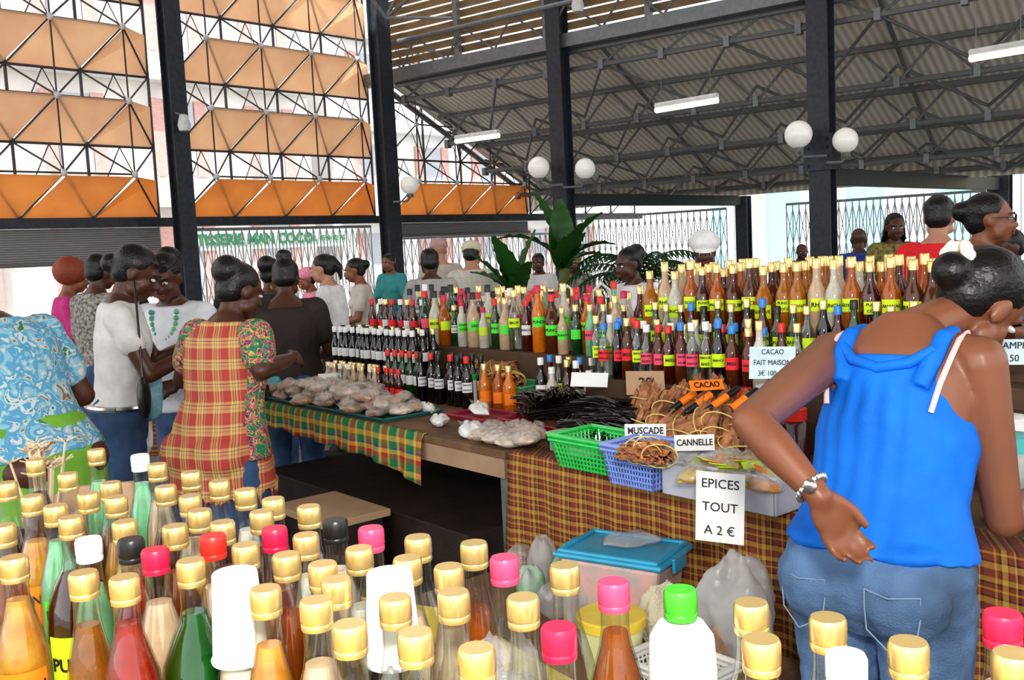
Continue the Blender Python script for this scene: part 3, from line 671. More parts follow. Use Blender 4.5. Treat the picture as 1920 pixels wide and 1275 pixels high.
for j,(px,py) in enumerate([(1195,862),(1215,866),(1235,870),(1210,855)]):
    t=copy_tree(cp); t.scale=(.6,.8,.8); t.location=atz(px,py,1.0+.012*(j>2)); t.rotation_euler=(.1,.15,.5+.5*j); tag(t,'short cinnamon bundle, %s inside the blue basket'%ORD[j],'cinnamon','cinnamon in the blue basket')
for j,(px,py,c) in enumerate([(1305,905,'yellow'),(1335,900,'green'),(1365,910,'orange'),(1400,915,'yellow'),(1435,925,'orange'),(1345,882,'orange'),(1385,890,'yellow'),(1420,898,'green'),(1315,885,'green'),(1370,872,'green'),(1405,877,'yellow'),(1450,905,'yellow')]):
    bag(atz(px,py,.965+(.014 if j>4 else 0)),c,.045,'%s spice bag, %s in the pale grey tray'%(c,ORD[j]),'spice bags in the grey tray',wrap=True)
pr_=random.Random(5)
for j in range(9):
    p=atz(1320+15*j,860+6*(j%4),1.02); o=MB().box((0,0,0),(.05,.03,.002)).build('price_ticket',LAB[['yellow','orange','yellow'][j%3]],smooth=False,loc=p,rz=pr_.uniform(0,3)); o.rotation_euler[0]=.4; tag(o,'small %s price ticket, %s from left on the spice bags'%(['yellow','orange','yellow'][j%3],ORD[j]),'ticket','price tickets on spice bags')
def sign(p,w,h,lines,label,mat=None,tilt=0,yaw=0,size=None,name='paper_sign',bold=.02,ink=None,sx=1):
    t=thing(name,label,'sign',p); t.rotation_euler=(R(tilt),R(2.5),R(yaw))
    MB().box((0,0,0),(w,.0015,h)).build('paper',mat or P('paper_white',(.85,.85,.84),.7,var=.03),t,smooth=False)
    for i,s_ in enumerate(lines):
        sz=size or h/len(lines)*.75; text_obj(s_,sz,ink or BLK,t,(0,-.0022,h*.5-h*(i+.5)/len(lines)),bold=bold,sx=sx)
sign(aty(1350,952,2.36),.122,.18,['EPICES','TOUT','A 2 €'],'white paper sign reading EPICES TOUT A 2 euros',size=.033,bold=.0,yaw=-24)
sign(aty(1210,808,2.86),.125,.042,['MUSCADE'],'small white card reading MUSCADE behind the blue basket',size=.028,tilt=-12,sx=.85)
sign(aty(1302,830,2.66),.115,.045,['CANNELLE'],'small white card reading CANNELLE above the grey tray',size=.025,tilt=-12,yaw=5,sx=.85)
sign(aty(1448,680,2.8),.135,.095,['CACAO','FAIT MAISON','3€ 100 GR'],'white card with blue tint reading CACAO FAIT MAISON',mat=P('paper_blue',(.65,.8,.85),.7),size=.022,bold=.0,sx=.85)
sign(aty(1897,660,2.6),.105,.07,['CAMPH','150'],'pale blue card reading CAMPH beside the jars at far right',mat=MC['paper_blue'],size=.027,bold=0)
sign(aty(1210,718,3.45),.14,.09,['20'],'brown cardboard sign with handwritten 20 among essence bottles',mat=MC['card_brown'],size=.05,tilt=-25)
sign(aty(1105,712,3.6),.14,.06,[],'white slanted card above the vanilla pods',tilt=-35,yaw=-12)
sign(aty(1325,722,2.98),.12,.035,['CACAO'],'small orange packet label on the cinnamon pile',mat=LAB['orange'],size=.026,tilt=-30,yaw=20)
sign(S(-1.85,.35,.98),.12,.06,[],'blank white card leaning on small flasks',tilt=-20,yaw=25)
def jar(p,r,h,body,cap,label):
    t=thing('jar',label,'jar',p); MB().lathe([(0,0),(r,0),(r,h*.78),(r*.8,h*.84)],18).build('jar_body',body,t); MB().lathe([(r*.86,h*.8),(r*.88,h),(r*.8,h*1.01)],18).build('lid',cap,t)
mjar=P('pale_jar',(.45,.48,.45),.2,coat=.6); mdj=P('dark_jar',(.06,.01,.01),.2)
jar(atn(1350,.545,.903),.033,.2,mjar,whitec,'clear jar with white lid left of the cacao card')
jar(atn(1440,.52,.903),.04,.22,mjar,whitec,'clear jar behind the cacao card')
jar(atn(1395,.54,.903),.035,.2,mdj,redc,'dark jar with red lid beside the cacao card')
jar(atn(885,.56,.903),.04,.14,whitec,mgb,'white plastic tub with green lid in front of orange bottles')
jar(atn(1890,.5,.903),.06,.2,mjar,whitec,'wide jar under the camphor card')
jar(atn(1490,.35,.903),.045,.19,mdj,redc,'dark jar with red lid right of the cinnamon')
jar(atn(1895,.25,.907),.06,.2,mjar,P('teal_lid',(.1,.5,.5),.4),'large jar at the far right edge of stall')
for j,(px,n) in enumerate([(1290,.3),(1320,.3),(1350,.3),(1385,.3)]):
    p=atn(px,n,1.1); t=thing('cocoa_stick','dark cocoa stick with orange label, %s on the cinnamon'%ORD[j],'cocoa stick',p,-.4); t.rotation_euler=(0,-.5,.3)
    MB().caps((-.07,0,0),(.07,0,0),.011,.011,10).build('stick_body',blackc,t); MB().tube([(-.03,0,0),(.03,0,0)],.0125,10).build('stick_label',LAB['orange'],t)
# --- below the right stall
sbox('low_bench',.1,1.24,-.56,-.07,.5,.54,mwood,'low wooden bench in front of the plaid cloth','bench')
sbox('crate',.15,.6,-.5,-.12,0,.499,mdark,'dark crate under the left half of the low bench','crate')
sbox('crate',.7,1.18,-.5,-.12,0,.499,mdark,'dark crate under the right half of the low bench','crate')
p0=atn(1172,-.2,.605); q=p0-SB; uc=q.dot(SU)
sbox('cardboard_box',uc-.14,uc+.14,-.31,-.1,.541,.603,MC['card_brown'],'flattened cardboard box under the storage tub','box')
p=p0; t=thing('storage_tub','clear plastic storage tub with turquoise lid under the stall','tub',p,sa+.3)
MB().loft([[V((x*s_,y*s2,z)) for x,y in ((-1,-1),(1,-1),(1,1),(-1,1))] for s_,s2,z in ((.125,.08,0),(.15,.1,.14))]).build('tub_body',P('cloudy_plastic',(.5,.52,.52),.25,c2=(.7,.4,.35),scale=16,coat=.5),t,smooth=False,bev=.012)
MB().box((0,0,.15),(.33,.23,.016)).build('lid',P('turquoise_lid',(.03,.34,.55),.3,coat=.4),t,smooth=False,bev=.008)
b=MB(); c=[(-.145,-.1,.16),(.145,-.1,.16),(.145,.1,.16),(-.145,.1,.16)]
for i in range(4): b.caps(c[i],c[(i+1)%4],.007,.007,8)
b.build('lid_ridge',MC['turquoise_lid'],t)
for sx in (-1,1): MB().box((sx*.167,0,.138),(.01,.08,.04)).build('clip',MC['turquoise_lid'],t,smooth=False,bev=.003)
bg_=bagmesh(.08,.05,.018,3).build('plastic_packet',mplas,loc=p+V((.02,0,.162)),disp=.008); tag(bg_,'clear empty packet lying on the turquoise lid','packet')
p=atn(1150,-.46,.541); t=thing('bucket','yellow and white plastic bucket below the storage tub','bucket',p)
MB().lathe([(0,0),(.065,0),(.08,.145),(.083,.147)],24).build('bucket_body',P('bucket_white',(.6,.6,.25),.4,c2=(.9,.85,.5),scale=6),t); MB().lathe([(.085,.135),(.087,.157),(.082,.161),(0,.159)],24).build('rim',P('bucket_rim',(.75,.55,.06),.4),t)
mclothw=P('crochet',(.6,.54,.4),.9,bump=.8,bs=90)
mgrey=glass('grey_bag',(.8,.8,.8),.03,.35,white=.32,rough=.25)
rag('folded_cloth',atn(1250,-.28,.541),.07,.06,.09,mclothw,'cream crochet cloth bundled under the stall','cloth',8)
rag('plastic_bag',atn(1385,-.2,.541),.1,.08,.13,mgrey,'large grey translucent plastic bag standing under the stall','bag',2,.02)
rag('folded_cloth',atn(1325,-.3,.541),.06,.05,.06,P('tan_cloth',(.35,.22,.14),.9,bump=.5),'tan cloth bundle beside the white basket','cloth',4)
basket(atn(1275,-.45,.541),.22,.16,.1,P('white_basket',(.6,.6,.56),.4),'white openwork basket below the stall near the bottles')
for j in range(4): bag(atn(1250+18*j,-.45,.58+.02*(j%2)),['tan','pale','brown','beige'][j],.045,'%s spice bag in the white openwork basket'%['tan','pale','brown','beige'][j],'bags in the openwork basket')
for j in range(7): rag('plastic_bag',atn(975+22*j,[-.14,-.3][j%2],.541),.045,.045,.05+.012*(j%3),[mplas,P('printed_bag',(.5,.55,.5),.5,c2=(.05,.35,.1),scale=12),mgrey][j%3],'plastic goods bag left of the turquoise lidded tub, %s from left'%ORD[j],'bag',20+j,.012)
# ================= FOREGROUND TABLE
zt=1.30; tz=1.0625; FS=.92
mcly=P('yellow_cloth',(.6,.47,.07),.8,var=.2,scale=5)
poly=[(-1.3,.3),(-1.3,1.72),(-.78,1.7),(-.3,1.5),(-.1,1.4),(.02,1.2),(.16,1.0),(.4,.9),(.75,.75),(.75,.3)]
t=thing('foreground_table','yellow covered table carrying the foreground bottles','table')
MB().loft([[V((x,y,z)) for x,y in poly] for z in (1.015,1.06)]).build('tabletop',mwood,t,smooth=False)
MB().loft([[V((x*1.01,y*1.005,z)) for x,y in poly] for z in (.97,1.062)]).build('yellow_cloth',mcly,t,smooth=False)
for x,y in ((-1.2,.4),(-1.2,1.6),(.6,.4),(-.15,1.2)): MB().box((x,y,.49),(.05,.05,.98)).build('leg',mtube,t,smooth=False)
FG=[(12,905,'frum','dark red','gold',None),(60,930,'frum','orange','gold','orange'),(66,862,'frum','brown','gold',None),(103,948,'frum','mint green','gold','green'),(132,970,'round','dark red','gold','yellow'),
(127,888,'fslim','amber','gold',None),(180,843,'fslim','mint green','gold',None),(262,853,'fslim','mint green','white',None),(207,905,'frum','amber','gold',None),(217,932,'fslim','orange','gold',None),(233,978,'frum','yellow','gold',None),
(245,1005,'frum','red','black','orange'),(295,870,'fslim','cream','gold',None),(310,912,'frum','brown','gold',None),(358,885,'fslim','amber','gold',None),(356,930,'frum','cream','gold',None),(374,957,'frum','orange','gold',None),
(411,902,'frum','dark red','gold',None),(460,918,'fslim','milky white','gold',None),(470,965,'frum','brown','gold',None),(512,935,'frum','pink','gold',None),(575,950,'frum','dark red','gold',None),(628,975,'frum','cream','black',None),
(695,990,'fslim','clear','pink',None),(399,1003,'frum','cream','red',None),(290,1030,'frum','cream','crimson',None),(350,1052,'round','green','gold',None),(447,1025,'fslim','yellow','gold',None),(527,993,'frum','pink','crimson',None),
(545,1042,'frum','amber','gold',None),(497,1103,'fslim','orange','gold','yellow'),(592,1125,'frum','cream','gold',None),(655,1170,'frum','milky white','gold',None),(673,1028,'fslim','milky white','gold',None),(783,1007,'frum','clear','gold',None),
(772,1050,'frum','cream','gold',None),(888,1018,'fslim','amber','gold',None),(945,1045,'frum','clear','pink',None),(1058,1060,'frum','clear','gold',None),(1150,1090,'frum','amber','pink',None),(1047,1175,'frum','cream','crimson',None),
(778,1185,'fslim','orange','gold',None),(893,1215,'frum','brown','gold',None),(1408,1130,'frum','clear','gold',None),(1427,1198,'fslim','amber','gold',None),(1552,1158,'frum','clear','gold',None),(1595,1225,'fslim','milky white','white',None),
(1695,1205,'frum','golden','gold',None),(1880,1150,'frum','cream','crimson',None),(1900,1225,'frum','golden','gold',None),(185,1010,'fslim','mint green','white',None),(1275,1105,'frum','milky white','green',None),(440,1080,'fslim','milky white','white',None),(716,1080,'fslim','clear','white',None),
(5,985,'frum','amber','gold',None),(240,1075,'frum','red','gold',None),(600,1060,'frum','dark red','gold',None),(165,925,'fslim','brown','gold',None),(330,990,'frum','amber','gold',None),(25,1045,'frum','orange','gold','orange'),(850,1110,'fslim','clear','gold',None),(830,1060,'fslim','cream','gold',None),
(420,975,'fslim','amber','gold',None),(560,1000,'fslim','milky white','gold',None),(740,1120,'fslim','clear','gold',None),(640,1080,'fslim','brown','gold',None),(170,1075,'fslim','golden','gold',None),(980,1120,'fslim','clear','gold',None)]
pos=[atz(a[0],a[1],zt) for a in FG]; pos0=[p.copy() for p in pos]
rad=[{'round':.0385,'frum':.0284,'fslim':.0252}[a[2]] for a in FG]
for it in range(110):
    for i in range(len(pos)): pos[i]+= (pos0[i]-pos[i])*.04
    for i in range(len(pos)):
        for j in range(i):
            d=pos[i]-pos[j]; d.z=0; m=rad[i]+rad[j]; L=d.length
            if L<m: q=d.normalized()*(m-L)*.5 if L>1e-6 else V((.01,0,0)); pos[i]+=q; pos[j]-=q
order=sorted(range(len(FG)),key=lambda i:pos[i].x/pos[i].y); cnt={}
for i in order:
    px,py,kind,liq,cap,lab=FG[i]
    fill={'clear':.11,'cream':.18}.get(liq,.168+.008*(i%4))
    txt={'orange':'PUNCH|MELON','green':'PUNCH|PISTACHE','yellow':'PUNCH'}.get(lab,'')
    t=bottle(kind,liq,cap,lab,txt,True,fill); p=pos[i]; t.location=(p.x,p.y,tz); t.rotation_euler=(0,0,-math.atan2(p.x,p.y)+random.uniform(-.2,.2)); t.scale=(FS,FS,1)
    cnt[cap]=cnt.get(cap,0)+1
    tag(t,'%s foreground bottle, %s from left among those with %s caps'%(liq,ORD[cnt[cap]-1],cap),'bottle','bottles on the foreground table')
def bylab(px,py): 
    i=[k for k,a in enumerate(FG) if (a[0],a[1])==(px,py)][0]; return pos[i]
for (px,py,l) in ((440,1080,'white plastic cup upturned on the bottle beside green liquid'),(716,1080,'white plastic cup upturned on a bottle near the middle')):
    p=bylab(px,py); t=thing('plastic_cup',l,'cup',(p.x,p.y,tz+.155)); pr=[(.0275,0),(.028,.003),(.0262,.006),(.0215,.085),(.0205,.087),(0,.087)]
    MB().lathe(pr,28).build('cup_wall',whitec,t)
p=bylab(1275,1105); t=thing('paper_sleeve','white paper sleeve around the green capped bottle','sleeve',(p.x,p.y,tz+.001)); MB().lathe([(.0295,.0),(.0298,.165),(.028,.195),(.02,.207),(.0146,.209)],28).build('sleeve_wall',whitec,t)
t=thing('wooden_board','pale rounded wooden board standing among the left foreground bottles','board',(-.74,1.66,tz)); 
MB().loft([[V((x,y,z)) for x,z in ((-.1,0),(.1,0),(.11,.13),(.06,.165),(-.06,.16),(-.11,.12))] for y in (-.006,.006)]).build('board_panel',P('board_tan',(.5,.33,.22),.8),t,smooth=False)
p=aty(75,905,1.62); t=thing('stick_bundle','bundle of pale forked swizzle sticks at far left','stick bundle',(p.x,p.y,tz)); mst=P('stick_wood',(.62,.5,.36),.8); hz=p.z-tz
for k in range(26):
    r=random.Random(k+40); a=r.uniform(0,6.28); tl=r.uniform(.0,.5); tip=V((math.sin(a)*tl*.1,math.cos(a)*tl*.1,hz+.02+r.uniform(0,.05))); b=MB(); b.tube([(0,0,.02),tip],.002,5)
    for q in range(5): aa=q*1.256+k; b.tube([tip,tip+V((math.cos(aa)*.018,math.sin(aa)*.018,.008))],.0013,4)
    b.build('stick',mst,t)
MB().lathe([(0,0),(.03,0),(.034,hz*.7),(.03,hz*.7)],16).build('holder',MC['board_tan'],t)
p=bylab(945,1045)
o=bagmesh(.045,.03,.09,7).build('cellophane_wrap',mplas,loc=(p.x-.01,p.y-.08,tz),vox=.006,sm=2,disp=.012,dsz=.03); tag(o,'crumpled clear cellophane bag between the foreground bottles','bag')
o=bagmesh(.035,.03,.075,6).build('cellophane_wrap',mplas,loc=(p.x-.09,p.y-.07,tz),vox=.006,sm=2,disp=.012,dsz=.03); tag(o,'small clear cellophane bag left of the larger one','bag')
# ================= PEOPLE
def skinm(n,c): return P('skin_'+n,c,.42,var=.08,scale=8,bump=.03,bs=200)
sk_d=skinm('dark',(.09,.035,.02)); sk_m=skinm('brown',(.24,.095,.05)); sk_l=skinm('light',(.5,.26,.17)); 
hairk=P('hair_black',(.01,.008,.008),.4,bump=.3,bs=90); hairr=P('hair_red',(.25,.05,.02),.6,bump=.5)
eyew=P('eye_white',(.75,.72,.68),.3); lipm=P('lips',(.2,.05,.045),.4); jeans=P('denim',(.045,.09,.19),.85,scale=7,var=.35,bump=.3,bs=300); jeansl=P('denim_light',(.10,.18,.32),.85,scale=5,var=.55,bump=.4,bs=250)
shoe=P('shoe_dark',(.03,.025,.02),.6); goldm=P('gold_metal',(.8,.55,.15),.25,1); silver=P('silver_metal',(.7,.7,.7),.25,1)
RB=[(.78,.10,.09,0),(.83,.168,.118,-.014),(.90,.18,.125,-.012),(.98,.158,.108,0),(1.05,.14,.096,.003),(1.13,.145,.1,.004),(1.21,.155,.112,.008),(1.28,.162,.102,.004),(1.34,.158,.086,-.002),(1.385,.12,.07,-.006),(1.415,.07,.058,-.004),(1.44,.05,.05,0)]
def interp(z):
    for i in range(len(RB)-1):
        if RB[i][0]<=z<=RB[i+1][0]:
            f=(z-RB[i][0])/(RB[i+1][0]-RB[i][0]); return [RB[i][k]*(1-f)+RB[i+1][k]*f for k in range(4)]
    return list(RB[0] if z<RB[0][0] else RB[-1])
def hand(mb,W,d,nrm,side,curl,k=1):
    d=d.normalized(); nrm=(nrm-d*nrm.dot(d)).normalized(); lat=d.cross(nrm)*side
    M=Matrix((lat,nrm,d)).transposed()
    mb.ell(W+d*.045*k,(.037*k,.0145*k,.052*k),M); mb.ell(W+d*.01*k,(.026*k,.019*k,.03*k),M); mb.ell(W+d*.07*k,(.037*k,.013*k,.022*k),M)
    for i in range(4):
        L=[.066,.076,.071,.056][i]*k; p=W+d*(.083-(.006 if i in(0,3) else 0))*k+lat*(.0285-.019*i)*k; dd=(d+lat*(.06-.04*i)).normalized()
        for s_,f in enumerate((.42,.32,.26)):
            ang=curl*(s_+.6)*(1+.12*i)
            qq=(dd*math.cos(ang)+nrm*math.sin(ang)).normalized(); e=p+qq*L*f; mb.caps(p,e,(.0092-.0008*s_)*k,(.0085-.0009*s_)*k,8); p=e
    p=W+d*.02*k+lat*.022*k; a=p+(d*.85+lat*.45+nrm*.3).normalized()*.042*k; c=a+(d*.95+lat*.05+nrm*.4).normalized()*.034*k
    mb.caps(p,a,.014*k,.0105*k,8); mb.caps(a,c,.0105*k,.0085*k,8)
def person(label,x,y,yaw,H=1.65,lean=0,head=(0,5),w=1.0,arms=None,skin=None,hair='bun',hairmat=None,top=None,sleeve=.35,hem=.86,bottom=None,bkind='pants',blen=.1,vox=.011,neck=1.4,extras=None,curl=.35,hoff=(0,0,0),dw=1):
    skin=skin or sk_d; hairmat=hairmat or hairk; k=H/1.66
    t=thing('person',label,'person',(x,y,0),R(yaw)); Wm=(Matrix.Translation((x,y,0))@Matrix.Rotation(R(yaw),4,'Z')); Wi=Wm.inverted(); R3i=Matrix.Rotation(-R(yaw),3,'Z')
    la=R(lean)
    def T(p):
        p=V(p)
        if p.z>.86:
            a=la*min(1,(p.z-.86)/.14); q=p-V((0,0,.9)); q=Matrix.Rotation(-a,3,'X')@q; p=q+V((0,0,.9))
        return p*k
    def ringsf(z0,z1,off,n=14,aw=1,bw=1,wf=None):
        out=[]
        for i in range(n):
            z=z0+(z1-z0)*i/(n-1); _,a,b_,yo=interp(z); f=wf(z) if wf else 1
            ww=w if z<1.36 else 1+(w-1)*.3
            out.append([T((( a*ww+off)*f*aw*math.cos(q),(b_*ww+off)*bw*math.sin(q)+yo,z)) for q in [2*PI*j/22 for j in range(22)]])
        return out
    B=MB(); B.loft(ringsf(.78,1.44,0,16))
    for s_ in (-1,1):
        B.ell(T((s_*.075*w,.075*w,1.235)),(.062*k*w,.05*k*w,.055*k)); B.ell(T((s_*.075*w,-.075*w,.87)),(.085*k*w,.07*k*w,.085*k))
    out={}
    for s_,nm in ((-1,'L'),(1,'R')):
        Sh=T((s_*.155*(1+(w-1)*.6),-.004,1.345)); av=(arms or {}).get(nm)
        hd=None;nr=None;cl=curl
        if av and av[0]=='w':
            El=Wi@V(av[1]); Wr=Wi@V(av[2]); hd=R3i@V(av[3]) if len(av)>3 else None; nr=R3i@V(av[4]) if len(av)>4 else None
            if len(av)>5: cl=av[5]
        else:
            tg=V(av[0] if av else (s_*.13,.27,1.03))*k; pole=V(av[1] if av and len(av)>1 else (s_*.6,-.6,-.6)); l1=.275*k;l2=.24*k
            d=tg-Sh; L=min(d.length,(l1+l2)*.995); dn=d.normalized(); a=(l1*l1-l2*l2+L*L)/(2*L); h=math.sqrt(max(l1*l1-a*a,0)); pp=(pole-dn*pole.dot(dn)).normalized(); El=Sh+dn*a+pp*h; Wr=Sh+dn*L
        aw=k*(1+(w-1)*.8)
        B.caps(T((s_*.09,0,1.36)),Sh,.05*k,.05*aw); m=Sh.lerp(El,.45); B.caps(Sh,m,.052*aw,.045*aw); B.caps(m,El,.045*aw,.036*aw)
        m2=El.lerp(Wr,.35); B.caps(El,m2,.036*aw,.037*aw); B.caps(m2,Wr,.037*aw,.024*k)
        fd=(Wr-El).normalized(); hd=hd or (fd+V((0,0,-.15))); nr=nr or V((-s_*.9,0,-.5))
        hand(B,Wr,V(hd),V(nr),s_ if not(av and av[0]=='w' and len(av)>6) else av[6],cl,k)
        out[nm]=(Sh,El,Wr,aw)
    for s_ in (-1,1):
        hp=V((s_*.088*w,0,.83))*k; kn=V((s_*.1,.015,.46))*k; an=V((s_*.1,-.02,.075))*k
        B.caps(hp,kn,.085*k*w,.054*k); B.caps(kn,kn.lerp(an,.35),.052*k,.053*k); B.caps(kn.lerp(an,.35),an,.053*k,.034*k); B.caps(an+V((0,-.02,-.03))*k,V((s_*.115,.13,.032))*k,.034*k,.028*k)
    nb=T((0,.0,1.40)); hj=T((0,.008,1.465))+V(hoff)*k; Rh=Matrix.Rotation(R(head[0]),3,'Z')@Matrix.Rotation(-R(head[1]),3,'X')
    if len(head)>2: Rh=Matrix.Rotation(R(head[2]),3,'Y')@Rh
    hc=hj+Rh@V((0,.022,.085))*k; hp_=lambda *q: hc+Rh@V(q)*k
    Rm=Rh; sc3=lambda *q:[e*k for e in q]
    B.caps(nb,hp_(0,-.02,-.05),.052*k,.048*k)
    B.ell(hp_(0,-.012,.022),sc3(.074,.094,.086),Rm,18,12); B.ell(hp_(0,.03,-.028),sc3(.058,.058,.078),Rm,16,10); B.ell(hp_(0,.06,-.085),sc3(.028,.026,.022),Rm)
    for s_ in (-1,1):
        B.ell(hp_(s_*.033,.052,-.03),sc3(.026,.03,.03),Rm); B.ell(hp_(s_*.076,-.005,-.01),sc3(.009,.02,.032),Rm); B.ell(hp_(s_*.05,.03,-.06),sc3(.02,.03,.03),Rm)
    B.ell(hp_(0,.072,.026),sc3(.048,.02,.013),Rm); B.caps(hp_(0,.085,.008),hp_(0,.106,-.026),.008*k,.0135*k,8); B.ell(hp_(0,.098,-.03),sc3(.02,.012,.009),Rm)
    B.ell(hp_(0,.082,-.058),sc3(.026,.016,.018),Rm)
    B.build('body',skin,t,vox=vox,sm=2)
    for s_ in (-1,1):
        e=MB().ell(hp_(s_*.031,.079,.003),sc3(.0145,.011,.0075),Rm,10,6).build('eye',eyew,t)
        MB().ell(hp_(s_*.031,.0885,.003),sc3(.006,.003,.006),Rm,8,5).build('iris',BLK,e)
        MB().tube([hp_(s_*.014,.094,.022),hp_(s_*.032,.092,.029),hp_(s_*.05,.078,.024)],.003*k,6).build('eyebrow',hairk,t)
    b=MB(); b.ell(hp_(0,.094,-.053),sc3(.024,.009,.006),Rm); b.ell(hp_(0,.093,-.063),sc3(.021,.009,.007),Rm); b.build('lips',lipm,t)
    h=MB()
    if hair!='bald' :
        if hair in('afro',): h.ell(hp_(0,-.03,.045),sc3(.125,.125,.115),Rm,18,12)
        else:
            h.ell(hp_(0,-.024,.036),sc3(.081,.093,.083),Rm,20,14); h.ell(hp_(0,-.045,-.01),sc3(.07,.065,.07),Rm,18,10)
        if hair=='bun': h.ell(hp_(0,-.125,.03),sc3(.045,.04,.045),Rm)
        if hair=='lowbun': h.ell(hp_(0,-.115,-.012),sc3(.045,.043,.043),Rm)
        if hair=='topbun': h.ell(hp_(0,-.07,.12),sc3(.05,.045,.04),Rm)
        if hair=='updo': h.ell(hp_(0,-.09,.06),sc3(.07,.06,.065),Rm)
        if hair=='pony': h.caps(hp_(0,-.1,.05),hp_(0,-.14,-.02),.035*k,.03*k); h.caps(hp_(0,-.14,-.02),hp_(0,-.13,-.12),.03*k,.012*k)
        if hair=='dreads':
            for q in range(16):
                a=PI+PI*q/15; h.caps(hp_(.07*math.cos(a),-.01+.07*math.sin(a),.04),hp_(.1*math.cos(a),-.01+.1*math.sin(a),-.12-.03*(q%3)),.014*k,.01*k,6)
        h.build('hair',hairmat,t,vox=max(vox,.008),sm=2,disp=.008 if hair=='afro' else .002,dsz=.02)
    ex=extras or {}
    if 'cap' in ex:
        c=MB(); c.ell(hp_(0,-.015,.05),sc3(.09,.105,.075),Rm,20,12); c.ell(hp_(0,.09,.035),sc3(.065,.06,.008),Rm); c.build('cap',ex['cap'],t,vox=.009,sm=1)
    if 'bighat' in ex:
        c=MB(); c.ell(hp_(0,-.015,.07),sc3(.115,.12,.09),Rm,20,12); c.ell(hp_(0,.06,.02),sc3(.08,.07,.01),Rm); c.build('hat',ex['bighat'],t,vox=.009,sm=1)
    if 'scrunchie' in ex:
        c=MB(); rr_=random.Random(2)
        for j in range(17): a=2*PI*j/17; c.ell(hp_(.03*math.cos(a)-.016,-.128+rr_.uniform(-.008,.008),.026+.02*math.sin(a)),sc3(.014,.018,.013),Rm,8,6)
        c.build('scrunchie',ex['scrunchie'],t,vox=.005,sm=1,disp=.006,dsz=.01)
    if 'glasses' in ex:
        gz={'eyes':(0.1,.004),'head':(.075,.075)}[ex['glasses']]; g=MB()
        for s_ in (-1,1):
            g.tube([hp_(s_*.033+.025*math.cos(a),gz[0],gz[1]+.017*math.sin(a)) for a in [2*PI*j/14 for j in range(15)]],.0025*k,5)
            if ex['glasses']=='head': g.ell(hp_(s_*.033,gz[0],gz[1]),sc3(.024,.002,.016),Rm)
            g.tube([hp_(s_*.058,gz[0],gz[1]),hp_(s_*.083,gz[0]-.04,gz[1]+.002),hp_(s_*.082,gz[0]-.1,gz[1])],.0022*k,5)
        g.tube([hp_(-.01,gz[0]+.002,gz[1]),hp_(.01,gz[0]+.002,gz[1])],.0025*k,5); g.build('glasses',blackc,t)
    if 'earring' in ex:
        for s_ in (-1,1): MB().tube([hp_(s_*.086,-.005+.014*math.cos(a),-.055+.014*math.sin(a)) for a in [2*PI*j/14 for j in range(15)]],.002*k,5).build('earring',goldm,t)
    if top:
        tb=MB(); tb.loft(ringsf(hem,neck,.017,16))
        for s_ in (-1,1): tb.ell(T((s_*.075*w,.075*w,1.235)),(.075*k*w,.062*k*w,.066*k))
        for nm,s_ in (('L',-1),('R',1)):
            Sh,El,Wr,aw=out[nm]
            if sleeve>0:
                tb.caps(T((s_*.09,0,1.355)),Sh,.06*k,.062*aw)
                e=Sh.lerp(El,min(sleeve*2,1)); tb.caps(Sh,e,.066*aw,.06*aw if sleeve<.5 else .05*aw)
                if sleeve>.5: tb.caps(El,El.lerp(Wr,(sleeve-.5)*2),.05*aw,.038*aw)
        if bkind=='dress':
            rr=[]
            for s_ in (-1,1): tb.ell(T((s_*.075*w,-.075*w,.87)),(.105*k*w,.09*k*w,.11*k))
            for z,a,bb in ((1.06,.165,.12),(.98,.18,.14),(.88,.195,.16),(.75,.2,.17),(.65,.205,.175),(blen,.21,.18)):
                rr.append([(T if z>.86 else (lambda q_:V(q_)*k))((a*w*dw*math.cos(q)*(1+.02*math.sin(7*q)),bb*w*math.sin(q)*(1+.02*math.sin(7*q)),z)) for q in [2*PI*j/36 for j in range(36)]])
            tb.loft(rr)
        tb.build('dress' if bkind=='dress' else 'shirt',top,t,vox=vox,sm=3,disp=.016,dsz=.09)
    if bottom and bkind=='pants':
        pb=MB(); pb.loft(ringsf(.78,1.0,.012,8))
        for s_ in (-1,1):
            pb.ell(T((s_*.078*w,-.078*w,.87)),(.096*k*w,.08*k*w,.095*k))
            hp=V((s_*.088*w,0,.83))*k; kn=V((s_*.1,.015,.46))*k; an=V((s_*.1,-.02,blen))*k
            pb.caps(hp,kn,.1*k*w,.07*k); pb.caps(kn,an,.07*k,.06*k)
        pb.build('trousers',bottom,t,vox=vox,sm=3,disp=.014,dsz=.06)
    elif bottom:
        pb=MB(); rr=[]
        for z,a,bb in ((1.0,.168,.12),(.9,.185,.145),(.8,.19,.155),(.6,.19,.16),(min(blen,.55),.2,.17)): rr.append([(T if z>.86 else (lambda q_:V(q_)*k))((a*w*math.cos(q),bb*w*math.sin(q),z)) for q in [2*PI*j/30 for j in range(30)]])
        pb.loft(rr); pb.build('skirt',bottom,t,vox=vox,sm=3,disp=.012,dsz=.1)
    for s_ in (-1,1): MB().caps(V((s_*.1,-.05,.035))*k,V((s_*.118,.14,.032))*k,.042*k,.038*k).build('shoe',shoe,t)
    return t,T,hp_,out,k,Wm
def W(px,py,D): return aty(px,py,D)
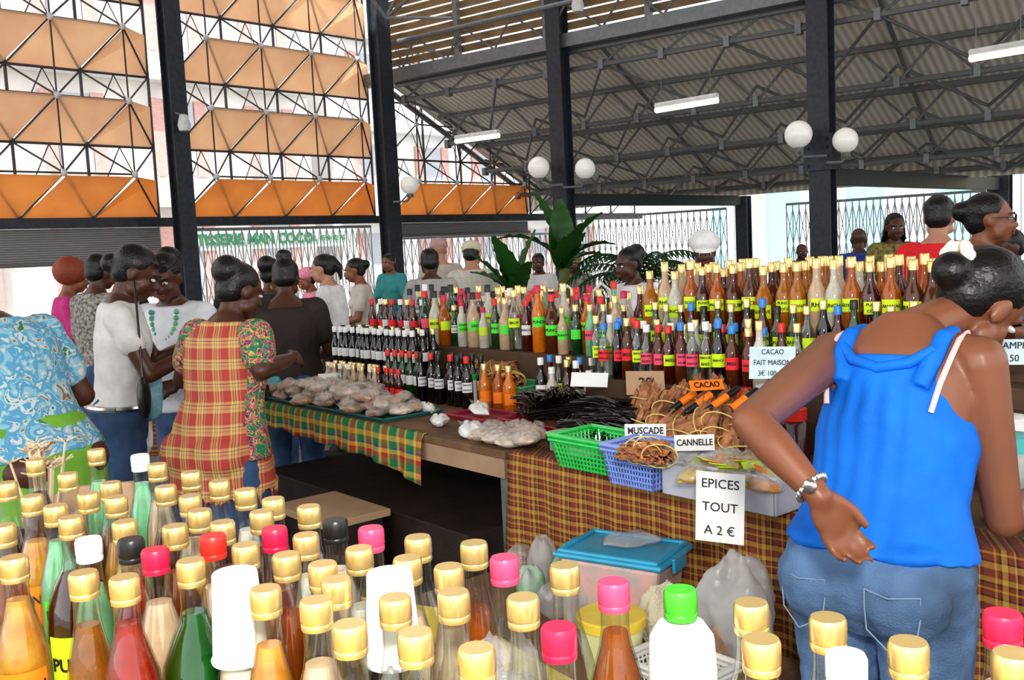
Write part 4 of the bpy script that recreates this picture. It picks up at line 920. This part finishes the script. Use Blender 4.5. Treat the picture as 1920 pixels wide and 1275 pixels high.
# --- hero
bluet=P('royal_blue',(.0,.17,.7),.75,bump=.15,bs=120,var=.1)
hx=W(1648,1040,1.98)
w=1.05
hero,T,hp_,out,k,Wm=person('woman seen from behind in royal blue sleeveless top and faded jeans',hx.x,hx.y,-46,H=1.66,lean=17,head=(-32,42,12),w=w,hoff=(.045,.09,-.045),
  arms={'L':('w',W(1408,790,1.82),W(1536,930,1.70),W(1600,1050,1.72)-W(1540,935,1.70),V((.25,-1,.1)),.45,-1),'R':('w',W(1882,975,1.95),W(2000,905,2.2))},
  skin=sk_m,hair='lowbun',top=None,bottom=jeansl,bkind='pants',vox=.0062,extras={'scrunchie':P('scrunchie_cream',(.85,.8,.7),.9)})
tb=MB()
def wf(z): return 1 if z<1.17 else max(.66,1-(z-1.17)*2.1)
rr=[]
for i in range(18):
    z=.935+(1.335-.935)*i/17; _,a,b_,yo=interp(z); f=wf(z); fl=1+max(0,(1.06-z))*.35
    rr.append([T(((a*w+.016)*f*fl*math.cos(q),(b_*w+.018)*fl*math.sin(q)*(1+.025*math.sin(q*22)*(z<1.28))+yo,z)) for q in [2*PI*j/90 for j in range(90)]])
tb.loft(rr)
for s_ in (-1,1):
    tb.ell(T((s_*.075*w,.075*w,1.235)),(.08*k*w,.066*k*w,.066*k)); tb.ell(T((s_*.075*w,-.07*w,.95)),(.085*k*w,.07*k*w,.03*k))
    tb.tube([T((s_*.085,-.104,1.27)),T((s_*.098,-.086,1.33)),T((s_*.1,-.052,1.383)),T((s_*.098,.0,1.402)),T((s_*.09,.06,1.37)),T((s_*.08,.11,1.3))],.019*k,10)
tb.build('tank_top',bluet,hero,vox=.006,sm=3,disp=.008,dsz=.08)
nb_=MB(); nb_.tube([T((-.098,-.086,1.35)),T((-.06,-.108,1.318)),T((0,-.116,1.302)),T((.06,-.108,1.318)),T((.098,-.086,1.35))],.012*k,10); nb_.build('neckband',bluet,hero)
for s_ in (-1,1):
    MB().tube([T((s_*.112,-.1,1.22)),T((s_*.122,-.096,1.28)),T((s_*.13,-.078,1.335)),T((s_*.131,-.048,1.38)),T((s_*.128,0,1.405)),T((s_*.122,.045,1.38))],.006*k,8).build('bra_strap',P('strap_cream',(.85,.6,.56),.6),hero)
Sh,El,Wr,aw=out['L']
d=(Wr-El).normalized(); x,y=frame(d); b=MB(); c=Wr-d*.02
for j in range(18):
    a=2*PI*j/18; pc=c+(x*math.cos(a)+y*math.sin(a))*.030*k; b.ell(pc,(.005,.005,.008),seg=8,n=5)
b.build('watch_strap',silver,hero); MB().ell(c+(Matrix.Rotation(R(46),3,'Z')@V((-.35,-.8,.3))).normalized()*.031,(.014,.008,.014)).build('watch_face',silver,hero)
def jp(x,z):
    x_=x*w; yb=-.155*w*math.sqrt(max(0.02,1-(abs(x_)-.085)**2/.0125))-.006; return V((x_,yb,z))*k
for s_ in (-1,1):
    cx=s_*.09; outl=[(cx-.05,.9),(cx,.895),(cx+.05,.9),(cx+.05,.86),(cx+.045,.82),(cx,.79),(cx-.045,.82),(cx-.05,.86),(cx-.05,.9)]
    MB().tube([jp(*q) for q in outl],.0016,6).build('pocket_seam',P('denim_pale',(.25,.33,.45),.9),hero)
def pp(px,py,D): p=aty(px,py,D); return p.x,p.y,p.z
pale_plaid=plaid('pale_plaid',[(0,(.6,.58,.5)),(.4,(.4,.42,.4)),(.5,(.65,.62,.55))],[(0,(.6,.58,.5)),(.4,(.35,.38,.4)),(.5,(.62,.6,.52))],20)
tee=P('white_tee',(.72,.7,.69),.85,bump=.1); blouse=P('white_blouse',(.7,.72,.76),.8)
x,y,z=pp(222,447,4.3)
t,T,h,o2,k,M2=person('woman in white t-shirt and jeans looking down at her phone',x-.06,y,-72,H=1.72,lean=5,head=(-8,30),w=.93,skin=sk_d,hair='lowbun',top=tee,sleeve=.22,hem=.95,bottom=jeans,arms={'L':((-.1,.33,1.2),(-.7,-.4,-.8)),'R':((.08,.34,1.18),(.5,-.5,-1))},extras={'glasses':'head'},vox=.009)
MB().tube([T((.166*math.cos(a),.125*math.sin(a)-.005,.955)) for a in [2*PI*j/24 for j in range(25)]],.015,8).build('belt',silver,t)
q=M2@(V((0,.43,1.19))*k); o=MB().box((0,0,0),(.065,.012,.12)).build('phone',blackc,smooth=False,bev=.004,loc=q); o.rotation_euler=(.6,0,R(-78)); tag(o,'black phone held by the woman in white t-shirt','phone')
hb=W(270,745,4.08); t=thing('handbag','small black shoulder bag at the hip of white t-shirt woman','handbag',hb,R(-70)); MB().ell((0,0,0),(.07,.03,.09)).build('bag_body',blackc,t,disp=.01); MB().tube([(-.04,0,.06),(-.07,0,.3),(-.03,0,.5)],.005,6).build('strap',blackc,t)
o=bagmesh(.07,.05,.13,11).build('plastic_bag',P('pale_blue_plastic',(.4,.72,.8),.3,trans=.4,coat=.4),loc=W(282,790,4.4),vox=.009,sm=2,disp=.02,dsz=.05); tag(o,'pale turquoise carrier bag hanging beside the white t-shirt woman','bag')
o=bagmesh(.06,.05,.12,12).build('plastic_bag',whitec,loc=W(268,855,4.5),vox=.009,sm=2,disp=.02,dsz=.05); tag(o,'white carrier bag low behind the turquoise one','bag')
x,y,z=pp(350,458,4.85)
t,T,h,o2,k,M2=person('woman in white blouse with blue green bead necklace',x-.05,y,165,H=1.68,lean=8,head=(12,22),skin=sk_d,hair='updo',top=blouse,sleeve=.85,bottom=jeans,extras={'glasses':'head'},vox=.011)
b=MB(); 
for j in range(15): a=PI*j/14; b.ell(T((.07*math.cos(a),.085+.03*math.sin(a),1.38-.13*math.sin(a))),(.014,.014,.014),seg=8,n=5)
b.build('bead_necklace',P('beads',(.03,.25,.3),.3,c2=(.2,.5,.2)),t)
x,y,z=pp(405,487,3.85)
sleevem=patches('print_sleeve',[(0,(.02,.2,.1)),(.45,(.65,.5,.1)),(.49,(.6,.08,.18)),(.55,(.04,.04,.08)),(.6,(.08,.3,.15))],30)
t,T,h,o2,k,M2=person('woman in red and yellow madras pinafore reaching to the bottles',x-.04,y,-32,H=1.62,lean=10,head=(-14,24),w=1.2,skin=sk_d,hair='updo',top=mad3,sleeve=0,hem=.86,bottom=jeans,bkind='dress',blen=.73,dw=.95,arms={'L':((-.2,.3,1.1),(-1,-.3,-.6)),'R':('w',W(490,695,3.75),W(545,672,4.0))},vox=.009)
for nm in 'LR':
    Sh,El,Wr,aw=o2[nm]; MB().caps(Sh,Sh.lerp(El,.55),.066*aw,.062*aw).build('sleeve',sleevem,t,vox=.01,sm=2,disp=.01)
sp=MB(); rr=[]
for zz,a in ((1.33,.15),(1.2,.19),(1.05,.19),(.95,.215),(.85,.235)): rr.append([T((.02+(a)*math.cos(q),a*.62*math.sin(q),zz)) for q in [R(-22)+R(52)*j/8 for j in range(9)]]+[T((.02+(a-.06)*math.cos(q),a*.5*math.sin(q),zz)) for q in [R(30)-R(52)*j/8 for j in range(9)]])
sp.loft(rr).build('side_print',sleevem,t,vox=.01,sm=2)
pb=MB(); rr=[]
for zz,a in ((.8,.19),(.6,.2),(.3,.21)): rr.append([V((a*1.1*math.cos(q),a*.85*math.sin(q),zz)) for q in [2*PI*j/30 for j in range(30)]])
pb.loft(rr).build('skirt',jeans,t)
x,y,z=pp(52,465,3.5)
flor=patches('floral_blue',[(0,(.05,.25,.12)),(.35,(.6,.68,.72)),(.42,(.12,.38,.58)),(.52,(.28,.55,.68)),(.6,(.65,.68,.66)),(.64,(.3,.17,.08))],16)
person('person in blue floral shirt and lime wrap at far left edge',x-.04,y,62,H=1.72,lean=22,head=(14,45),w=1.3,skin=sk_d,hair='short',top=flor,sleeve=.3,hem=.9,bottom=P('lime_skirt',(.18,.42,.05),.8,var=.25,scale=5),bkind='skirt',blen=.1,vox=.011)
x,y,z=pp(530,492,5.6)
person('woman in dark brown top seen from behind with gold earrings',x,y,8,H=1.62,lean=4,head=(-5,20),w=1.15,skin=sk_d,hair='topbun',top=P('brown_top',(.03,.018,.015),.7),sleeve=.3,bottom=jeans,extras={'earring':1},neck=1.36)
BG=[('woman in white tank top with dark ponytail facing left',622,480,7.7,80,'pony',sk_l,tee,.1,None),
('woman in pale top near the grille facing left',680,487,9,95,'bun',sk_m,P('pale_top',(.6,.55,.5),.8),.3,None),
('person with curly red hair in magenta top',112,497,7.2,-60,'afro',sk_m,P('magenta_top',(.5,.03,.2),.8),.4,None),
('person in dark checked shirt behind the t-shirt woman',165,482,6.4,-30,'short',sk_d,P('dark_check',(.06,.05,.05),.8,c2=(.3,.28,.25),scale=50,var=.5),.4,None),
('dark haired person in black top behind the beaded woman',225,505,9,-150,'short',sk_d,P('black_top',(.02,.02,.022),.8),.4,None),
('person in black top bending at the far stall',497,490,6.8,-20,'updo',sk_d,MC['black_top'],.4,None),
('person in pink top with pink hat in the middle distance',588,505,9.4,120,'short',sk_m,P('pink_top',(.8,.3,.4),.8),.3,{'cap':P('pink_hat',(.8,.3,.4),.8)}),
('dark haired man in grey t-shirt with his back turned',806,470,8,10,'short',sk_d,P('grey_tee',(.4,.38,.36),.8),.35,None),
('man with pinkish cap behind the grey t-shirt man',826,450,10,20,'bald',sk_l,P('beige_shirt',(.5,.45,.38),.8),.4,{'cap':P('rose_cap',(.5,.3,.28),.8)}),
('man in cream cap and pale checked shirt',880,456,8.8,-10,'short',sk_l,pale_plaid,.35,{'cap':P('cream_cap',(.6,.55,.42),.8)}),
('person in white shirt behind the banana plant',1012,478,11.2,160,'short',sk_d,tee,.4,None),
('woman with yellow and red headscarf behind the white chairs',1082,478,10.8,150,'updo',sk_d,MC['dark_check'],.4,{'cap':mad1}),
('woman in white top in front of the palm',1195,468,6.4,120,'updo',sk_d,tee,.1,None),
('person in oversized white cap behind the tall bottles',1320,447,7.0,170,'short',sk_d,P('khaki_top',(.3,.27,.2),.8),.4,{'bighat':whitec}),
('man in dark clothes and sunglasses near the back grille',1500,459,12.6,178,'bald',sk_d,MC['black_top'],.9,{'glasses':'eyes'}),
('bald man in deep blue shirt with his back turned',1610,430,9.5,-20,'bald',sk_d,P('deep_blue',(.02,.06,.3),.8),.4,None),
('man with dreadlocks facing the camera',1672,404,9,175,'dreads',sk_d,P('dark_multi',(.05,.05,.04),.8,c2=(.3,.25,.05),scale=30),.4,None),
('short haired man in bright red t-shirt',1755,372,5.6,-35,'short',sk_l,P('red_tee',(.75,.02,.03),.8),.35,None),
('woman in glasses looking right behind the rum bottles',1822,372,4.6,-115,'bun',sk_m,P('dark_top',(.04,.03,.03),.8),.4,{'glasses':'eyes'}),
('person partly visible at the right edge in pale top',1912,434,5.8,100,'short',sk_d,P('lilac_top',(.5,.45,.55),.8),.4,None),
('woman in dark top walking near the left grille',440,488,11,-160,'short',sk_d,MC['black_top'],.4,None),
('person in teal top far behind the madras dress woman',735,478,12,150,'short',sk_m,P('teal_top',(.05,.3,.3),.8),.4,None)]
for (lab,px,py,D,yaw,hr,skn,tp,slv,ex) in BG:
    x,y,z=pp(px,py,D); H=min(max(z+.02,1.4),1.88)
    hm=hairr if 'red hair' in lab else (hairk)
    person(lab,x,y,yaw,H=H,lean=4,head=(0,12 if D>5 else 4),skin=skn,hair=hr,hairmat=hm,top=tp,sleeve=slv,bottom=jeans if px%2 else P('dark_trousers',(.03,.03,.035),.8),vox=.014,extras=ex)
# ================= PLANTS and far stalls
mleaf=P('banana_leaf',(.025,.11,.015),.4,trans=.25,scale=6,var=.3); mstem=P('banana_stem',(.15,.17,.05),.6)
def leafm(L,W_,bend,az,el):
    vs=[];fs=[]; n=16
    for i in range(n+1):
        f=i/n; wdt=W_*math.sin(PI*min(1,f*.92+.06))**.6*(1-.3*f); e=el-bend*f
        if i==0: c=V((0,0,0)); 
        else: c=c+V((math.cos(e),0,math.sin(e)))*L/n
        up=V((-math.sin(e),0,math.cos(e)))
        for s_ in (-1,-.5,0,.5,1): vs.append(c+V((0,s_*wdt,0))+up*(abs(s_)*wdt*.35+.012*math.sin(i*2.5)*abs(s_)))
    for i in range(n):
        for j in range(4): fs.append((i*5+j,i*5+5+j,i*5+6+j,i*5+1+j))
    M=Matrix.Rotation(az,3,'Z'); return [M@v for v in vs],fs
p=aty(1055,520,9.3); t=thing('banana_plant','tall banana plant with broad green leaves by the column','plant',(p.x,p.y,0))
MB().tube([(0,0,.3),(0,0,.9),(.02,0,1.4)],[.09,.075,.05],12).build('stem',mstem,t)
MB().lathe([(0,0),(.16,0),(.2,.35),(.21,.36)],20).build('pot',P('terracotta',(.4,.15,.07),.8),t)
for (az,el,L,Wd,bd) in [(PI*.98,1.25,.8,.13,1.5),(PI*.8,1.45,.85,.14,.5),(0.1,1.1,.6,.14,1.3),(.5,.8,.5,.13,1.0),(PI*.5,1.5,.7,.15,.2),(-.5,1.3,.7,.15,.8),(-1.2,1.1,.6,.15,.9)]:
    vs,fs=leafm(L,Wd,bd,az,el); MB().add([v+V((.01,0,1.38)) for v in vs],fs).build('leaf',mleaf,t)
p=aty(965,500,8.3); t=thing('banana_plant','smaller young banana plant left of the tall one','plant',(p.x,p.y,0))
MB().tube([(0,0,.3),(0,0,1.2)],[.06,.04],10).build('stem',mstem,t); MB().lathe([(0,0),(.13,0),(.17,.33),(.18,.34)],20).build('pot',MC['terracotta'],t)
for (az,el,L,Wd,bd) in [(PI,1.1,.62,.12,.5),(2.6,1.0,.55,.11,.9),(.3,1.4,.65,.11,.3),(-1.2,1.2,.5,.11,.8),(-2.2,1.35,.65,.13,.5)]:
    vs,fs=leafm(L,Wd,bd,az,el); MB().add([v+V((0,0,1.15)) for v in vs],fs).build('leaf',mleaf,t)
p=aty(1195,500,8.8); t=thing('palm_plant','bushy potted palm with drooping feathery fronds','plant',(p.x,p.y,0)); mpalm=P('palm_leaf',(.015,.07,.02),.5,trans=.2)
MB().lathe([(0,0),(.15,0),(.2,.4),(.21,.41)],20).build('pot',MC['terracotta'],t); MB().tube([(0,0,.35),(0,0,1.25)],[.06,.04],10).build('stem',mstem,t)
for j in range(15):
    az=2*PI*j/15; el=1.3-.25*(j%3); b=MB(); pts=[]; c=V((0,0,1.22)); n=16
    for i in range(n+1):
        e=el-2.1*i/n; pts.append(c.copy()); c+=V((math.cos(e)*math.cos(az),math.cos(e)*math.sin(az),math.sin(e)))*.05
    b.tube(pts,.007,5); sd=V((-math.sin(az),math.cos(az),0))
    for i in range(2,n+1):
        for s_ in (-1,1):
            a=pts[i]; dr=(pts[i]-pts[i-1]).normalized(); tip=a+sd*s_*.18*(1-.4*i/n)+dr*.06+V((0,0,-.09)); b.add([a-dr*.018,a+dr*.018,tip],[(0,1,2)])
    b.build('frond',mpalm,t,smooth=False)
def fstall(px,D,w,d,label,mat,z=.85,rz=0):
    p=aty(px,600,D); t=thing('market_table',label,'table',(p.x,p.y,0),rz)
    MB().box((0,0,z),(w,d,.04)).build('tabletop',mwood,t,smooth=False); MB().box((0,-d/2+.0,z-.17),(w,.02,.36)).build('table_skirt',mat,t,smooth=False)
    for sx in (-1,1):
        for sy in (-1,1): MB().box((sx*(w/2-.05),sy*(d/2-.05),z/2-.01),(.05,.05,z-.02)).build('leg',mtube,t,smooth=False)
    return p
p1=fstall(320,5.75,.8,.4,'far stall table behind the white blouse woman',mad2)
p2=fstall(700,8.5,.9,.5,'far stall table between the crowd and the grille',mad1)
p3=fstall(1660,6.6,1.5,.7,'far stall table behind the rum bottles',mad2)
mgreens=P('herb_green',(.06,.22,.03),.7,c2=(.15,.35,.05),scale=30)
for j,px in enumerate([-.28,0,.28]):
    b=MB(); r=random.Random(j)
    for q in range(60):
        a=r.uniform(0,6.28); e=r.uniform(.2,1.4); L=r.uniform(.06,.13); d=V((math.cos(a)*math.cos(e),math.sin(a)*math.cos(e),math.sin(e))); s_=V((-math.sin(a),math.cos(a),0))*.02
        b.add([V((0,0,0)),d*L*.6+s_,d*L,d*L*.6-s_],[(0,1,2,3)])
    tag(b.build('herb_bunch',mgreens,loc=(p1.x+px,p1.y,.872),smooth=False),'bunch of leafy green herbs, %s from left on the far stall'%ORD[j],'herbs','herb bunches')
for j,px in enumerate((1060,1122)):
    p=aty(px,540,7.5+.15*j); t=thing('plastic_chair','white plastic chair with black slatted back, %s one'%['left','right'][j],'chair',(p.x,p.y,0),0,'white plastic chairs')
    MB().box((0,0,.44),(.2,.44,.03)).build('seat',whitec,t,smooth=False,bev=.01)
    for sx in (-1,1):
        for sy in (-1,1): MB().tube([(sx*.08,sy*.19,.43),(sx*.095,sy*.22,0)],.012,8).build('leg',whitec,t)
    b=MB(); pts=[(-.09,-.2,.45),(-.09,-.24,.95),(-.07,-.25,1.25),(0,-.26,1.31),(.07,-.25,1.25),(.09,-.24,.95),(.09,-.2,.45)]; b.tube(pts,.014,8); b.build('back_frame',whitec,t)
    b=MB()
    for q in range(4): b.box((-.05+.033*q,-.24,.85),(.022,.012,.7))
    b.build('back_slats',blackc,t,smooth=False)
